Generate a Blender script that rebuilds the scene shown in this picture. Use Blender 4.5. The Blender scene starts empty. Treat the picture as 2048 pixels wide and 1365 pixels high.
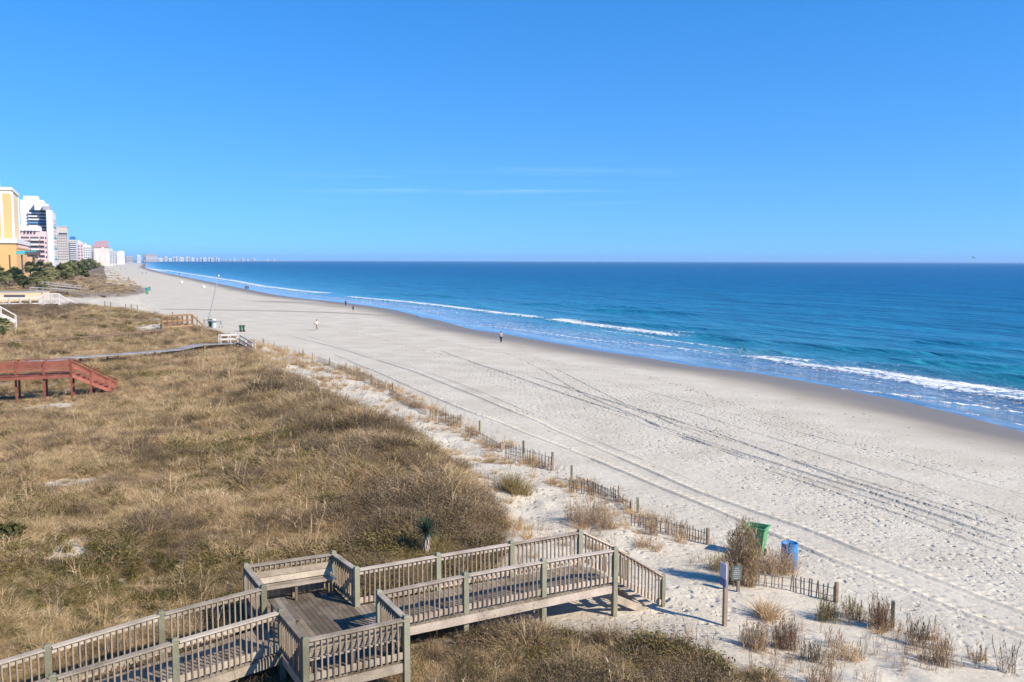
import bpy, math, random
import numpy as np
from mathutils import Vector, Matrix
random.seed(7); RNG = np.random.default_rng(11)
R = math.radians
sc = bpy.context.scene
COL = sc.collection

# ------------------------------------------------------------------ camera model
F, CX, CY, H = 1800.0, 1024.0, 682.5, 11.0
PITCH = math.atan((CY - 522.4) / F); ROLL = math.atan(0.00267)
c_, s_ = math.cos(PITCH), math.sin(PITCH)
cr, sr = math.cos(ROLL), math.sin(ROLL)
FW = np.array([0, c_, -s_]); UP0 = np.array([0, s_, c_]); RT0 = np.array([1.0, 0, 0])
RT = RT0 * cr + UP0 * sr
UP = UP0 * cr - RT0 * sr

def ray(px, py):
    return RT * ((px - CX) / F) + UP * ((CY - py) / F) + FW

def at(px, py, z=0.0):
    d = ray(px, py); k = (z - H) / d[2]
    return np.array([d[0] * k, d[1] * k, z])

def pos(px, py, Y):
    d = ray(px, py); k = Y / d[1]
    return np.array([d[0] * k, Y, H + d[2] * k])

# ------------------------------------------------------------------ coast frame
ANG = R(-25)
U = np.array([math.sin(ANG), math.cos(ANG)]); V = np.array([math.cos(ANG), -math.sin(ANG)])
def st(x, y): return U[0] * x + U[1] * y, V[0] * x + V[1] * y
def xy(s, t): return U[0] * s + V[0] * t, U[1] * s + V[1] * t

WATER = -1.6
def line_st(pts, z):
    a = sorted(st(*at(px, py, z)[:2]) for px, py in pts)
    return np.array([q[0] for q in a]), np.array([q[1] for q in a])

shore_px = [(2048, 865), (1925, 832), (1800, 802), (1600, 762), (1500, 745), (1390, 733), (1293, 716), (1195, 702), (1073, 680),
            (1000, 667), (942, 659), (893, 645), (868, 639), (842, 633), (783, 619), (722, 610), (673, 604), (600, 597), (545, 589),
            (494, 579), (424, 565), (365, 553), (318, 544), (290, 536)]
SH_S, SH_T = line_st(shore_px, WATER)
_far = [st(-1300.0, 3200.0), st(-2900.0, 6600.0), st(-3500.0, 12500.0), st(-4200.0, 22000.0)]
SH_S = np.concatenate([[-400, SH_S[0] - 30], SH_S, [q[0] for q in _far]])
SH_T = np.concatenate([[SH_T[0] - 5, SH_T[0] - 1], SH_T, [q[1] for q in _far]])
fence_px = [(2048, 1350), (1785, 1250), (1672, 1205), (1415, 1088), (1235, 1000), (1105, 940), (960, 868), (860, 815), (785, 780),
            (715, 745), (600, 710), (510, 685), (395, 640), (330, 625), (300, 600), (262, 560), (238, 545), (224, 532)]
FE_S, FE_T = line_st(fence_px, 0.1)
FE_S = np.concatenate([[-400], FE_S, [SH_S[-4], 40000]]); FE_T = np.concatenate([[FE_T[0]], FE_T, [SH_T[-4] - 60, SH_T[-1] - 60]])
def tsh(s): return np.interp(s, SH_S, SH_T)
def tfe(s): return np.minimum(np.interp(s, FE_S, FE_T), tsh(s) - 20)

def vnoise(x, y, seed=0):
    """smooth value noise in 0..1"""
    x = np.asarray(x, float); y = np.asarray(y, float)
    xi = np.floor(x).astype(np.int64); yi = np.floor(y).astype(np.int64)
    fx = x - xi; fy = y - yi
    fx = fx * fx * (3 - 2 * fx); fy = fy * fy * (3 - 2 * fy)
    def h(a, b):
        n = (a * 374761393 + b * 668265263 + seed * 974634777) & 0xffffffff
        n = ((n ^ (n >> 13)) * 1274126177) & 0xffffffff
        return ((n ^ (n >> 16)) & 0xffffff) / 16777215.0
    return (h(xi, yi) * (1 - fx) + h(xi + 1, yi) * fx) * (1 - fy) + (h(xi, yi + 1) * (1 - fx) + h(xi + 1, yi + 1) * fx) * fy

def fbm(x, y, seed=0, oct=3):
    v, a, w = 0, 0.5, 0
    for k in range(oct):
        v = v + a * vnoise(x * 2 ** k, y * 2 ** k, seed + k); w += a; a *= 0.5
    return v / w

def sstep(a, b, x):
    q = np.clip((x - a) / (b - a), 0, 1); return q * q * (3 - 2 * q)

def in_poly(x, y, P):
    ins = np.zeros(np.shape(x), bool); n = len(P)
    for i in range(n):
        x0, y0 = P[i]; x1, y1 = P[(i + 1) % n]
        if y0 == y1: continue
        cnd = ((y0 > y) != (y1 > y)) & (x < (x1 - x0) * (y - y0) / (y1 - y0) + x0)
        ins ^= cnd
    return ins

def wpoly(px, z=0.8): return [tuple(at(a, b, z)[:2]) for a, b in px]
VEG1 = wpoly([(-500, 612), (165, 613), (250, 622), (330, 632), (395, 652), (440, 664), (500, 692), (540, 730), (590, 772), (640, 802),
              (720, 852), (800, 885), (850, 908), (930, 962), (965, 1012), (1005, 1078), (1015, 1115), (960, 1180), (900, 1240), (862, 1300),
              (850, 1365), (850, 1700), (-900, 1700)])
VEG2 = wpoly([(900, 1305), (960, 1268), (1060, 1272), (1150, 1282), (1250, 1292), (1330, 1312), (1440, 1325), (1550, 1356), (1600, 1425),
              (1650, 1650), (860, 1650), (872, 1390)])
VEG3 = wpoly([(-500, 600), (145, 600), (200, 598), (250, 592), (288, 580), (270, 562), (245, 551), (230, 540), (222, 531), (190, 528), (-500, 530)])

def veg_mask(x, y):
    jx = (fbm(x * 0.55, y * 0.55, 3) - 0.5) * 4; jy = (fbm(x * 0.55, y * 0.55, 9) - 0.5) * 4
    r = np.hypot(x, y); k = np.clip(r / 60, 0.5, 2)
    X, Y = x + jx * k * 0.6, y + jy * k * 0.6
    return in_poly(X, Y, VEG1) | in_poly(X, Y, VEG2) | in_poly(X, Y, VEG3)

_gs = np.linspace(-40, 420, 231); _gt = np.linspace(-160, 40, 201)     # soft version of the mask for heights and litter
_GX, _GY = xy(*np.meshgrid(_gs, _gt, indexing='ij'))
_vm = (in_poly(_GX, _GY, VEG1) | in_poly(_GX, _GY, VEG2) | in_poly(_GX, _GY, VEG3)).astype(float)
for _ in range(3):
    _p = np.pad(_vm, 1, mode='edge'); _vm = (_p[1:-1, 1:-1] * 2 + _p[:-2, 1:-1] + _p[2:, 1:-1] + _p[1:-1, :-2] + _p[1:-1, 2:]) / 6
def soft_veg(x, y):
    s, t = st(x, y)
    a = np.clip((s + 40) / 2, 0, 229.99); b = np.clip((t + 160) / 1, 0, 199.99)
    i = a.astype(int); j = b.astype(int); fa = a - i; fb = b - j
    return (_vm[i, j] * (1 - fa) + _vm[i + 1, j] * fa) * (1 - fb) + (_vm[i, j + 1] * (1 - fa) + _vm[i + 1, j + 1] * fa) * fb

def ground(x, y):
    x = np.asarray(x, float); y = np.asarray(y, float)
    s, t = st(x, y); a = tsh(s); b = tfe(s); d = a - t; tp = t - b
    bw = a - b
    zb = np.where(d > 0, WATER + 1.62 * np.clip(d / bw, 0, 1), WATER + 0.03 * d)
    zb = np.maximum(zb, -5.0)
    dn = np.clip(-tp, 0, None)
    zd = 0.085 * np.minimum(dn, 8) + 0.2 * sstep(8, 30, dn)
    sv = soft_veg(x, y)
    hum = (fbm(x * 0.35, y * 0.35, 5) - 0.5) * 0.95 * sstep(0, 4, dn) * (1 - sv)
    near = np.clip(1 - np.hypot(x + 2, y - 24) / 14, 0, 1)
    dip = np.exp(-(((x + 37) / 13) ** 2 + ((y - 66) / 8) ** 4))
    dune = sv * ((fbm(x * 0.09, y * 0.09, 21) - 0.35) * 1.5 + 0.35 * (fbm(x * .3, y * .3, 31) - .5)) * (1 - 0.85 * sstep(0, .5, near))
    far = sstep(120, 400, s) * sstep(0, 30, dn) * 1.2
    z = zb + zd + hum * (1 - 0.6 * sstep(0, .5, near)) + dune + far
    rg = np.exp(-(((x + 8.5 + .45 * (y - 50)) / 5.5) ** 2)) * np.exp(-((y - 50) / 24) ** 4)
    return (z + rg * sv * 1.05 * (0.6 + 0.8 * fbm(x * .2, y * .2, 33))) * (1 - dip) + 0.35 * dip

def on_ground(px, py, dz=0.0):
    z = 0.3
    for _ in range(12):
        p = at(px, py, z); z = 0.5 * z + 0.5 * (float(ground(p[0], p[1])) + dz)
    p = at(px, py, z); return Vector((p[0], p[1], float(ground(p[0], p[1]))))

# ------------------------------------------------------------------ material helpers
def mat_new(name):
    m = bpy.data.materials.new(name); m.use_nodes = True
    nt = m.node_tree; b = nt.nodes['Principled BSDF']
    return m, nt, b
def N(nt, typ, **kw):
    n = nt.nodes.new(typ)
    for k, v in kw.items():
        if k.startswith('i_'):
            key = k[2:]; key = int(key) if key.isdigit() else key.replace('_', ' ')
            n.inputs[key].default_value = v
        else: setattr(n, k, v)
    return n
def ramp(nt, stops):
    r = nt.nodes.new('ShaderNodeValToRGB'); e = r.color_ramp.elements
    while len(e) < len(stops): e.new(0.5)
    for k, (p, c) in enumerate(stops):
        e[k].position = p; e[k].color = tuple(c) + (1,) if len(c) == 3 else c
    return r
def simple(name, col, rough=0.7, var=0.15, scale=3.0, bump=0.0, stretch=(1, 1, 1), spec=0.3, metallic=0.0):
    m, nt, b = mat_new(name)
    b.inputs['Roughness'].default_value = rough; b.inputs['Specular IOR Level'].default_value = spec
    b.inputs['Metallic'].default_value = metallic
    g = N(nt, 'ShaderNodeTexCoord'); mp = N(nt, 'ShaderNodeMapping'); mp.inputs['Scale'].default_value = stretch
    n = N(nt, 'ShaderNodeTexNoise', i_Scale=scale, i_Detail=6.0, i_Roughness=0.65)
    nt.links.new(g.outputs['Object'], mp.inputs['Vector']); nt.links.new(mp.outputs['Vector'], n.inputs['Vector'])
    lo = tuple(max(0, c * (1 - var)) for c in col); hi = tuple(min(1, c * (1 + var)) for c in col)
    r = ramp(nt, [(0.3, lo), (0.7, hi)])
    nt.links.new(n.outputs['Fac'], r.inputs['Fac']); nt.links.new(r.outputs['Color'], b.inputs['Base Color'])
    if bump:
        bp = N(nt, 'ShaderNodeBump', i_Strength=bump, i_Distance=0.02)
        nt.links.new(n.outputs['Fac'], bp.inputs['Height']); nt.links.new(bp.outputs['Normal'], b.inputs['Normal'])
    return m

def plant_mat(name, cols, scale=0.35, fine=9.0, trans=0.16):
    m, nt, b = mat_new(name)
    g = N(nt, 'ShaderNodeNewGeometry')
    n1 = N(nt, 'ShaderNodeTexNoise', i_Scale=scale, i_Detail=3.0); n2 = N(nt, 'ShaderNodeTexNoise', i_Scale=fine, i_Detail=2.0)
    oi = N(nt, 'ShaderNodeObjectInfo')
    nt.links.new(g.outputs['Position'], n1.inputs['Vector']); nt.links.new(g.outputs['Position'], n2.inputs['Vector'])
    a = N(nt, 'ShaderNodeMath', operation='MULTIPLY_ADD', i_1=0.55, i_2=0.0); nt.links.new(n1.outputs['Fac'], a.inputs[0])
    a2 = N(nt, 'ShaderNodeMath', operation='MULTIPLY_ADD', i_1=0.35); nt.links.new(n2.outputs['Fac'], a2.inputs[0]); nt.links.new(a.outputs[0], a2.inputs[2])
    a3 = N(nt, 'ShaderNodeMath', operation='MULTIPLY_ADD', i_1=0.5); nt.links.new(oi.outputs['Random'], a3.inputs[0]); nt.links.new(a2.outputs[0], a3.inputs[2])
    k = len(cols) - 1
    r = ramp(nt, [(0.32 + 0.6 * i / max(k, 1), c) for i, c in enumerate(cols)])
    nt.links.new(a3.outputs[0], r.inputs['Fac']); nt.links.new(r.outputs['Color'], b.inputs['Base Color'])
    b.inputs['Roughness'].default_value = 0.75; b.inputs['Specular IOR Level'].default_value = 0.25
    tr = N(nt, 'ShaderNodeBsdfTranslucent'); nt.links.new(r.outputs['Color'], tr.inputs['Color'])
    mx = N(nt, 'ShaderNodeMixShader', i_0=trans)
    out = nt.nodes['Material Output']
    nt.links.new(b.outputs[0], mx.inputs[1]); nt.links.new(tr.outputs[0], mx.inputs[2]); nt.links.new(mx.outputs[0], out.inputs['Surface'])
    return m

# ------------------------------------------------------------------ mesh helpers
class MB:
    def __init__(self): self.v = []; self.f = []
    def add(self, vs, fs):
        o = len(self.v); self.v += [tuple(map(float, q)) for q in vs]; self.f += [tuple(i + o for i in q) for q in fs]; return self
    def hexa(self, c):  # 8 corners: bottom 4 ccw, top 4
        return self.add(c, [(3, 2, 1, 0), (4, 5, 6, 7), (0, 1, 5, 4), (1, 2, 6, 5), (2, 3, 7, 6), (3, 0, 4, 7)])
    def box(self, cx, cy, z0, z1, wx, wy, rz=0.0, taper=1.0):
        c, s = math.cos(rz), math.sin(rz); p = []
        for z, k in ((z0, 1.0), (z1, taper)):
            for a, b in ((-1, -1), (1, -1), (1, 1), (-1, 1)):
                x, y = a * wx / 2 * k, b * wy / 2 * k; p.append((cx + x * c - y * s, cy + x * s + y * c, z))
        return self.hexa(p)
    def beam(self, p0, p1, w, h):
        p0 = Vector(p0); p1 = Vector(p1); d = (p1 - p0)
        side = d.cross(Vector((0, 0, 1)))
        if side.length < 1e-6: side = Vector((1, 0, 0))
        side.normalize(); up = side.cross(d).normalized()
        a, b = side * w / 2, up * h / 2
        return self.hexa([p0 - a - b, p0 + a - b, p1 + a - b, p1 - a - b, p0 - a + b, p0 + a + b, p1 + a + b, p1 - a + b])
    def tube(self, p0, p1, r0, r1=None, n=8):
        r1 = r0 if r1 is None else r1
        p0 = Vector(p0); p1 = Vector(p1); d = (p1 - p0).normalized()
        a = d.orthogonal().normalized(); b = d.cross(a); vs = []
        for p, r in ((p0, r0), (p1, r1)):
            for k in range(n):
                q = 2 * math.pi * k / n; vs.append(p + a * r * math.cos(q) + b * r * math.sin(q))
        fs = [(k, (k + 1) % n, n + (k + 1) % n, n + k) for k in range(n)] + [tuple(range(n))[::-1], tuple(range(n, 2 * n))]
        return self.add(vs, fs)
    def lathe(self, prof, c=(0, 0, 0), n=24):
        vs = [(c[0] + r * math.cos(2 * math.pi * k / n), c[1] + r * math.sin(2 * math.pi * k / n), c[2] + z) for r, z in prof for k in range(n)]
        fs = [(i * n + k, i * n + (k + 1) % n, (i + 1) * n + (k + 1) % n, (i + 1) * n + k) for i in range(len(prof) - 1) for k in range(n)]
        return self.add(vs, fs)

def wloc(o):
    v = Vector((0, 0, 0))
    while o is not None: v = v + o.location; o = o.parent
    return v
def link(name, mb, mat, parent=None, world=True, smooth=False):
    me = bpy.data.meshes.new(name)
    vs = mb.v
    if parent is not None and world:
        w = wloc(parent); vs = [(a - w.x, b - w.y, c - w.z) for a, b, c in vs]
    me.from_pydata(vs, [], mb.f)
    for m in (mat if isinstance(mat, (list, tuple)) else [mat]): me.materials.append(m)
    if smooth:
        me.polygons.foreach_set('use_smooth', [True] * len(me.polygons))
    o = bpy.data.objects.new(name, me); COL.objects.link(o)
    if parent is not None: o.parent = parent
    return o
def tag(o, label, cat, group=None):
    o['label'] = label; o['category'] = cat
    if group: o['group'] = group
    return o
def thing(name, loc, label=None, cat=None, group=None, rz=0.0):
    o = bpy.data.objects.new(name, None); COL.objects.link(o); o.location = loc; o.rotation_euler.z = rz
    o.empty_display_size = 0.3
    if label: tag(o, label, cat, group)
    return o
def emp(name, parent):
    o = bpy.data.objects.new(name, None); COL.objects.link(o); o.parent = parent; return o
def copy_tree(o, parent=None):
    c = o.copy(); COL.objects.link(c)
    if parent is not None: c.parent = parent
    for ch in list(o.children): copy_tree(ch, c)
    return c
def npmesh(name, verts, quads, mat, attrs=None, smooth=True):
    me = bpy.data.meshes.new(name); n = len(verts); q = len(quads)
    me.vertices.add(n); me.vertices.foreach_set('co', np.ascontiguousarray(verts, np.float32).ravel())
    me.loops.add(q * 4); me.loops.foreach_set('vertex_index', np.ascontiguousarray(quads, np.int32).ravel())
    me.polygons.add(q); me.polygons.foreach_set('loop_start', np.arange(0, q * 4, 4, dtype=np.int32))
    me.update(calc_edges=True)
    if smooth: me.polygons.foreach_set('use_smooth', np.ones(q, bool))
    for k, a in (attrs or {}).items():
        if a.ndim == 1:
            at_ = me.attributes.new(k, 'FLOAT', 'POINT'); at_.data.foreach_set('value', a.astype(np.float32))
        else:
            at_ = me.attributes.new(k, 'FLOAT_VECTOR', 'POINT'); at_.data.foreach_set('vector', a.astype(np.float32).ravel())
    me.materials.append(mat); me.validate()
    o = bpy.data.objects.new(name, me); COL.objects.link(o); return o
def grid_quads(nr, nc):
    i = np.arange(nr * nc).reshape(nr, nc)
    return np.stack([i[:-1, :-1], i[:-1, 1:], i[1:, 1:], i[1:, :-1]], -1).reshape(-1, 4)

# ------------------------------------------------------------------ materials
SUN_DIR = Vector((0.875 * math.cos(R(37)), -0.484 * math.cos(R(37)), math.sin(R(37))))
SKY_STRENGTH = 0.135

def sand_material():
    m, nt, b = mat_new('sand'); L = nt.links.new
    g = N(nt, 'ShaderNodeNewGeometry')
    def attr(n): return N(nt, 'ShaderNodeAttribute', attribute_name=n)
    wet, litter, foot, fade = attr('wet'), attr('litter'), attr('foot'), attr('fade')
    n1 = N(nt, 'ShaderNodeTexNoise', i_Scale=0.25, i_Detail=5.0); n2 = N(nt, 'ShaderNodeTexNoise', i_Scale=5.0, i_Detail=6.0, i_Roughness=0.7)
    for n in (n1, n2): L(g.outputs['Position'], n.inputs['Vector'])
    dry = ramp(nt, [(0.35, (0.525, 0.462, 0.35)), (0.65, (0.605, 0.542, 0.42))]); L(n1.outputs['Fac'], dry.inputs['Fac'])
    gr = ramp(nt, [(0.25, (0.82, 0.81, 0.79)), (0.6, (1, 1, 1))]); L(n2.outputs['Fac'], gr.inputs['Fac'])
    mg = N(nt, 'ShaderNodeMix', data_type='RGBA', blend_type='MULTIPLY'); mg.inputs[0].default_value = 1.0
    L(dry.outputs['Color'], mg.inputs[6]); L(gr.outputs['Color'], mg.inputs[7])
    # leaf litter and roots under the dune plants
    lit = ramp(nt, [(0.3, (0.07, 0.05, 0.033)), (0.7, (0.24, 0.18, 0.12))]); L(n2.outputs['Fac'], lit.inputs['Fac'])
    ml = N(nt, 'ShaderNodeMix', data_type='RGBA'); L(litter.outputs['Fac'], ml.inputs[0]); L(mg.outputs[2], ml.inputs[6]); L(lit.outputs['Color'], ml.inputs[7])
    mw = N(nt, 'ShaderNodeMix', data_type='RGBA'); L(wet.outputs['Fac'], mw.inputs[0]); L(ml.outputs[2], mw.inputs[6]); mw.inputs[7].default_value = (0.215, 0.178, 0.13, 1)
    L(mw.outputs[2], b.inputs['Base Color'])
    rr = N(nt, 'ShaderNodeMapRange', i_1=0.5, i_2=1.0, i_3=0.9, i_4=0.5); L(wet.outputs['Fac'], rr.inputs['Value']); L(rr.outputs[0], b.inputs['Roughness'])
    b.inputs['Specular IOR Level'].default_value = 0.25
    # footprints: pits of two sizes, thinned by noise
    nd = N(nt, 'ShaderNodeTexNoise', i_Scale=1.7, i_Detail=2.0); L(g.outputs['Position'], nd.inputs['Vector'])
    ad = N(nt, 'ShaderNodeVectorMath', operation='MULTIPLY_ADD'); ad.inputs[1].default_value = (0.5, 0.5, 0.5)
    L(nd.outputs['Color'], ad.inputs[0]); L(g.outputs['Position'], ad.inputs[2])
    hs = []
    for scl, r0, keep, amp in ((2.4, 0.42, 0.34, 0.07), (5.0, 0.42, 0.42, 0.026)):
        v = N(nt, 'ShaderNodeTexVoronoi', voronoi_dimensions='2D', i_Scale=scl); L(ad.outputs[0], v.inputs['Vector'])
        mr = N(nt, 'ShaderNodeMapRange', interpolation_type='SMOOTHSTEP', i_1=0.0, i_2=r0, i_3=-1.0, i_4=0.0); L(v.outputs['Distance'], mr.inputs['Value'])
        sp = N(nt, 'ShaderNodeSeparateColor'); L(v.outputs['Color'], sp.inputs[0])
        gt = N(nt, 'ShaderNodeMath', operation='LESS_THAN', i_1=keep); L(sp.outputs[0], gt.inputs[0])
        mu = N(nt, 'ShaderNodeMath', operation='MULTIPLY'); L(mr.outputs[0], mu.inputs[0]); L(gt.outputs[0], mu.inputs[1])
        m2 = N(nt, 'ShaderNodeMath', operation='MULTIPLY', i_1=amp); L(mu.outputs[0], m2.inputs[0]); hs.append(m2)
    a1 = N(nt, 'ShaderNodeMath', operation='ADD'); L(hs[0].outputs[0], a1.inputs[0]); L(hs[1].outputs[0], a1.inputs[1])
    nf = N(nt, 'ShaderNodeTexNoise', i_Scale=2.6, i_Detail=5.0, i_Roughness=0.6); L(g.outputs['Position'], nf.inputs['Vector'])
    a2 = N(nt, 'ShaderNodeMath', operation='MULTIPLY_ADD', i_1=0.085); L(nf.outputs['Fac'], a2.inputs[0]); L(a1.outputs[0], a2.inputs[2])
    a3 = N(nt, 'ShaderNodeMath', operation='MULTIPLY'); L(a2.outputs[0], a3.inputs[0]); L(foot.outputs['Fac'], a3.inputs[1])
    a4 = N(nt, 'ShaderNodeMath', operation='MULTIPLY_ADD', i_1=0.02); L(n2.outputs['Fac'], a4.inputs[0]); L(a3.outputs[0], a4.inputs[2])
    bp = N(nt, 'ShaderNodeBump', i_Distance=1.0); L(a4.outputs[0], bp.inputs['Height']); L(fade.outputs['Fac'], bp.inputs['Strength'])
    L(bp.outputs['Normal'], b.inputs['Normal'])
    return m

def water_material():
    m, nt, b = mat_new('sea_water'); L = nt.links.new
    def attr(n): return N(nt, 'ShaderNodeAttribute', attribute_name=n)
    dep, foam, chop, stv = attr('dep'), attr('foam'), attr('chop'), attr('stv')
    colr = ramp(nt, [(0.0, (0.17, 0.24, 0.30)), (0.16, (0.15, 0.265, 0.37)), (0.27, (0.02, 0.19, 0.25)), (0.42, (0.005, 0.145, 0.245)), (0.65, (0.001, 0.108, 0.24)), (1.0, (0.0005, 0.097, 0.235))])
    L(dep.outputs['Fac'], colr.inputs['Fac'])
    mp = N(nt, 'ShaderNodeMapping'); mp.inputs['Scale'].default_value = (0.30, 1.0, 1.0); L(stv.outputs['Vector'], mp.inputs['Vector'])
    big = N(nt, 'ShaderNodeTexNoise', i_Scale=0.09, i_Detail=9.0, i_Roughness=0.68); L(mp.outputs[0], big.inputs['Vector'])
    br = ramp(nt, [(0.36, (0.62, 0.70, 0.77)), (0.5, (0.95, 0.97, 1.0)), (0.64, (1.45, 1.28, 1.18))]); L(big.outputs['Fac'], br.inputs['Fac'])  # broad light and dark of the waves painted into the water colour
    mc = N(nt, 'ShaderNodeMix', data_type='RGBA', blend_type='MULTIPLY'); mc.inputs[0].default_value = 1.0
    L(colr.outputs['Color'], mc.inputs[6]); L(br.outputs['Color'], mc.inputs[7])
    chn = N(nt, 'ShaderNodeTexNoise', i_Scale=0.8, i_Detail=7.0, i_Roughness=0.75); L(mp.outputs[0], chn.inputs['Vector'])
    chr_ = ramp(nt, [(0.40, (0.6, 0.68, 0.74)), (0.5, (0.95, 0.97, 1.0)), (0.62, (1.5, 1.35, 1.25))]); L(chn.outputs['Fac'], chr_.inputs['Fac'])  # lit and dark faces of small waves painted as colour, beside the bump
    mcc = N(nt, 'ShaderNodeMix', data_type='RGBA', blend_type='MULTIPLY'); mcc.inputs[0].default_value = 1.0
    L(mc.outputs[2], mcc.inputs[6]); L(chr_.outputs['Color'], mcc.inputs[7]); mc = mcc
    # foam broken up by noise
    mp2 = N(nt, 'ShaderNodeMapping'); mp2.inputs['Scale'].default_value = (0.6, 1.0, 1.0); L(stv.outputs['Vector'], mp2.inputs['Vector'])
    fn = N(nt, 'ShaderNodeTexNoise', i_Scale=1.7, i_Detail=7.0, i_Roughness=0.74, i_Distortion=0.5); L(mp2.outputs[0], fn.inputs['Vector'])
    fs = N(nt, 'ShaderNodeMath', operation='SUBTRACT', i_1=0.5); L(fn.outputs['Fac'], fs.inputs[0])
    fa = N(nt, 'ShaderNodeMath', operation='MULTIPLY_ADD', i_1=4.0); L(fs.outputs[0], fa.inputs[0]); L(foam.outputs['Fac'], fa.inputs[2])
    fm = N(nt, 'ShaderNodeMapRange', interpolation_type='SMOOTHSTEP', i_1=0.5, i_2=0.95); L(fa.outputs[0], fm.inputs['Value'])
    mf = N(nt, 'ShaderNodeMix', data_type='RGBA'); L(fm.outputs[0], mf.inputs[0]); L(mc.outputs[2], mf.inputs[6]); mf.inputs[7].default_value = (0.8, 0.82, 0.84, 1)
    L(mf.outputs[2], b.inputs['Base Color'])
    ro = N(nt, 'ShaderNodeMapRange', i_1=0.12, i_2=0.6, i_3=0.07, i_4=0.36); L(dep.outputs['Fac'], ro.inputs['Value'])
    ro2 = N(nt, 'ShaderNodeMath', operation='MAXIMUM'); L(ro.outputs[0], ro2.inputs[0]); L(fm.outputs[0], ro2.inputs[1]); L(ro2.outputs[0], b.inputs['Roughness'])
    b.inputs['IOR'].default_value = 1.33; b.inputs['Specular IOR Level'].default_value = 0.16
    # wind chop
    hs = None
    for scl, amp in ((0.06, 3.2), (0.22, 1.7), (0.8, 0.7), (2.4, 0.2)):
        n = N(nt, 'ShaderNodeTexNoise', i_Scale=scl, i_Detail=3.0, i_Roughness=0.6, i_Distortion=0.4); L(mp.outputs[0], n.inputs['Vector'])
        q = N(nt, 'ShaderNodeMath', operation='MULTIPLY_ADD', i_1=amp, i_2=0.0); L(n.outputs['Fac'], q.inputs[0])
        if hs: L(hs.outputs[0], q.inputs[2])
        hs = q
    f2 = N(nt, 'ShaderNodeMath', operation='MULTIPLY', i_1=1.0); L(hs.outputs[0], f2.inputs[0]); L(chop.outputs['Fac'], f2.inputs[1])
    f3 = N(nt, 'ShaderNodeMath', operation='MULTIPLY_ADD', i_1=0.12); L(fm.outputs[0], f3.inputs[0]); L(f2.outputs[0], f3.inputs[2])
    bp = N(nt, 'ShaderNodeBump', i_Distance=1.0, i_Strength=1.0); L(f3.outputs[0], bp.inputs['Height']); L(bp.outputs['Normal'], b.inputs['Normal'])
    return m

def wood(name, c0, c1, rough=0.8):
    m, nt, b = mat_new(name); L = nt.links.new
    g = N(nt, 'ShaderNodeNewGeometry'); tc = N(nt, 'ShaderNodeTexCoord')
    n1 = N(nt, 'ShaderNodeTexNoise', i_Scale=2.0, i_Detail=4.0); L(g.outputs['Position'], n1.inputs['Vector'])
    n2 = N(nt, 'ShaderNodeTexNoise', i_Scale=22.0, i_Detail=6.0, i_Roughness=0.7); L(g.outputs['Position'], n2.inputs['Vector'])
    oi = N(nt, 'ShaderNodeObjectInfo'); r0 = N(nt, 'ShaderNodeMath', operation='MULTIPLY_ADD', i_1=0.34, i_2=-0.34); L(oi.outputs['Random'], r0.inputs[0])
    ri = N(nt, 'ShaderNodeMath', operation='MULTIPLY_ADD', i_1=0.34); L(g.outputs['Random Per Island'], ri.inputs[0]); L(r0.outputs[0], ri.inputs[2])
    a = N(nt, 'ShaderNodeMath', operation='MULTIPLY_ADD', i_1=0.6); L(n1.outputs['Fac'], a.inputs[0]); L(ri.outputs[0], a.inputs[2])
    a2 = N(nt, 'ShaderNodeMath', operation='MULTIPLY_ADD', i_1=0.55, i_2=0.0); L(n2.outputs['Fac'], a2.inputs[0]); L(a.outputs[0], a2.inputs[2])
    r = ramp(nt, [(0.38, c0), (0.80, c1)]); L(a2.outputs[0], r.inputs['Fac']); L(r.outputs['Color'], b.inputs['Base Color'])
    b.inputs['Roughness'].default_value = rough; b.inputs['Specular IOR Level'].default_value = 0.2
    bp = N(nt, 'ShaderNodeBump', i_Strength=0.4, i_Distance=0.01); L(n2.outputs['Fac'], bp.inputs['Height']); L(bp.outputs['Normal'], b.inputs['Normal'])
    return m

M = {}
M['sand'] = sand_material(); M['water'] = water_material()
M['rail'] = wood('weathered_rail_wood', (0.19, 0.15, 0.10), (0.50, 0.42, 0.315))
M['rail_new'] = wood('pale_rail_wood', (0.29, 0.225, 0.165), (0.62, 0.52, 0.41))
M['baluster'] = wood('weathered_baluster_wood', (0.16, 0.12, 0.085), (0.34, 0.265, 0.19))
M['post'] = wood('green_treated_wood', (0.16, 0.15, 0.095), (0.32, 0.305, 0.21))
M['deck'] = wood('grey_deck_wood', (0.11, 0.085, 0.058), (0.28, 0.225, 0.16))
M['red'] = wood('red_stained_wood', (0.17, 0.055, 0.036), (0.37, 0.135, 0.09))
M['tan_wood'] = wood('tan_wood', (0.22, 0.13, 0.07), (0.38, 0.25, 0.14))
M['grey_wood'] = wood('grey_wood', (0.22, 0.21, 0.20), (0.42, 0.40, 0.38))
M['fence'] = wood('fence_wood', (0.19, 0.14, 0.095), (0.42, 0.32, 0.23))
M['white'] = simple('white_paint', (0.62, 0.57, 0.51), 0.6, 0.06)
M['white_wall'] = simple('white_stucco', (0.66, 0.65, 0.62), 0.8, 0.04, 0.1)
M['yellow'] = simple('yellow_stucco', (0.72, 0.42, 0.165), 0.8, 0.05, 0.1)
M['pale_yellow'] = simple('pale_yellow_stucco', (0.72, 0.575, 0.36), 0.8, 0.05, 0.1)
M['pink'] = simple('pink_stucco', (0.66, 0.50, 0.48), 0.8, 0.05, 0.1)
M['taupe'] = simple('taupe_stucco', (0.52, 0.47, 0.41), 0.8, 0.05, 0.1)
M['salmon'] = simple('salmon_stucco', (0.62, 0.36, 0.22), 0.8, 0.05, 0.1)
M['beige'] = simple('beige_stucco', (0.60, 0.55, 0.48), 0.8, 0.05, 0.05)
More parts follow.
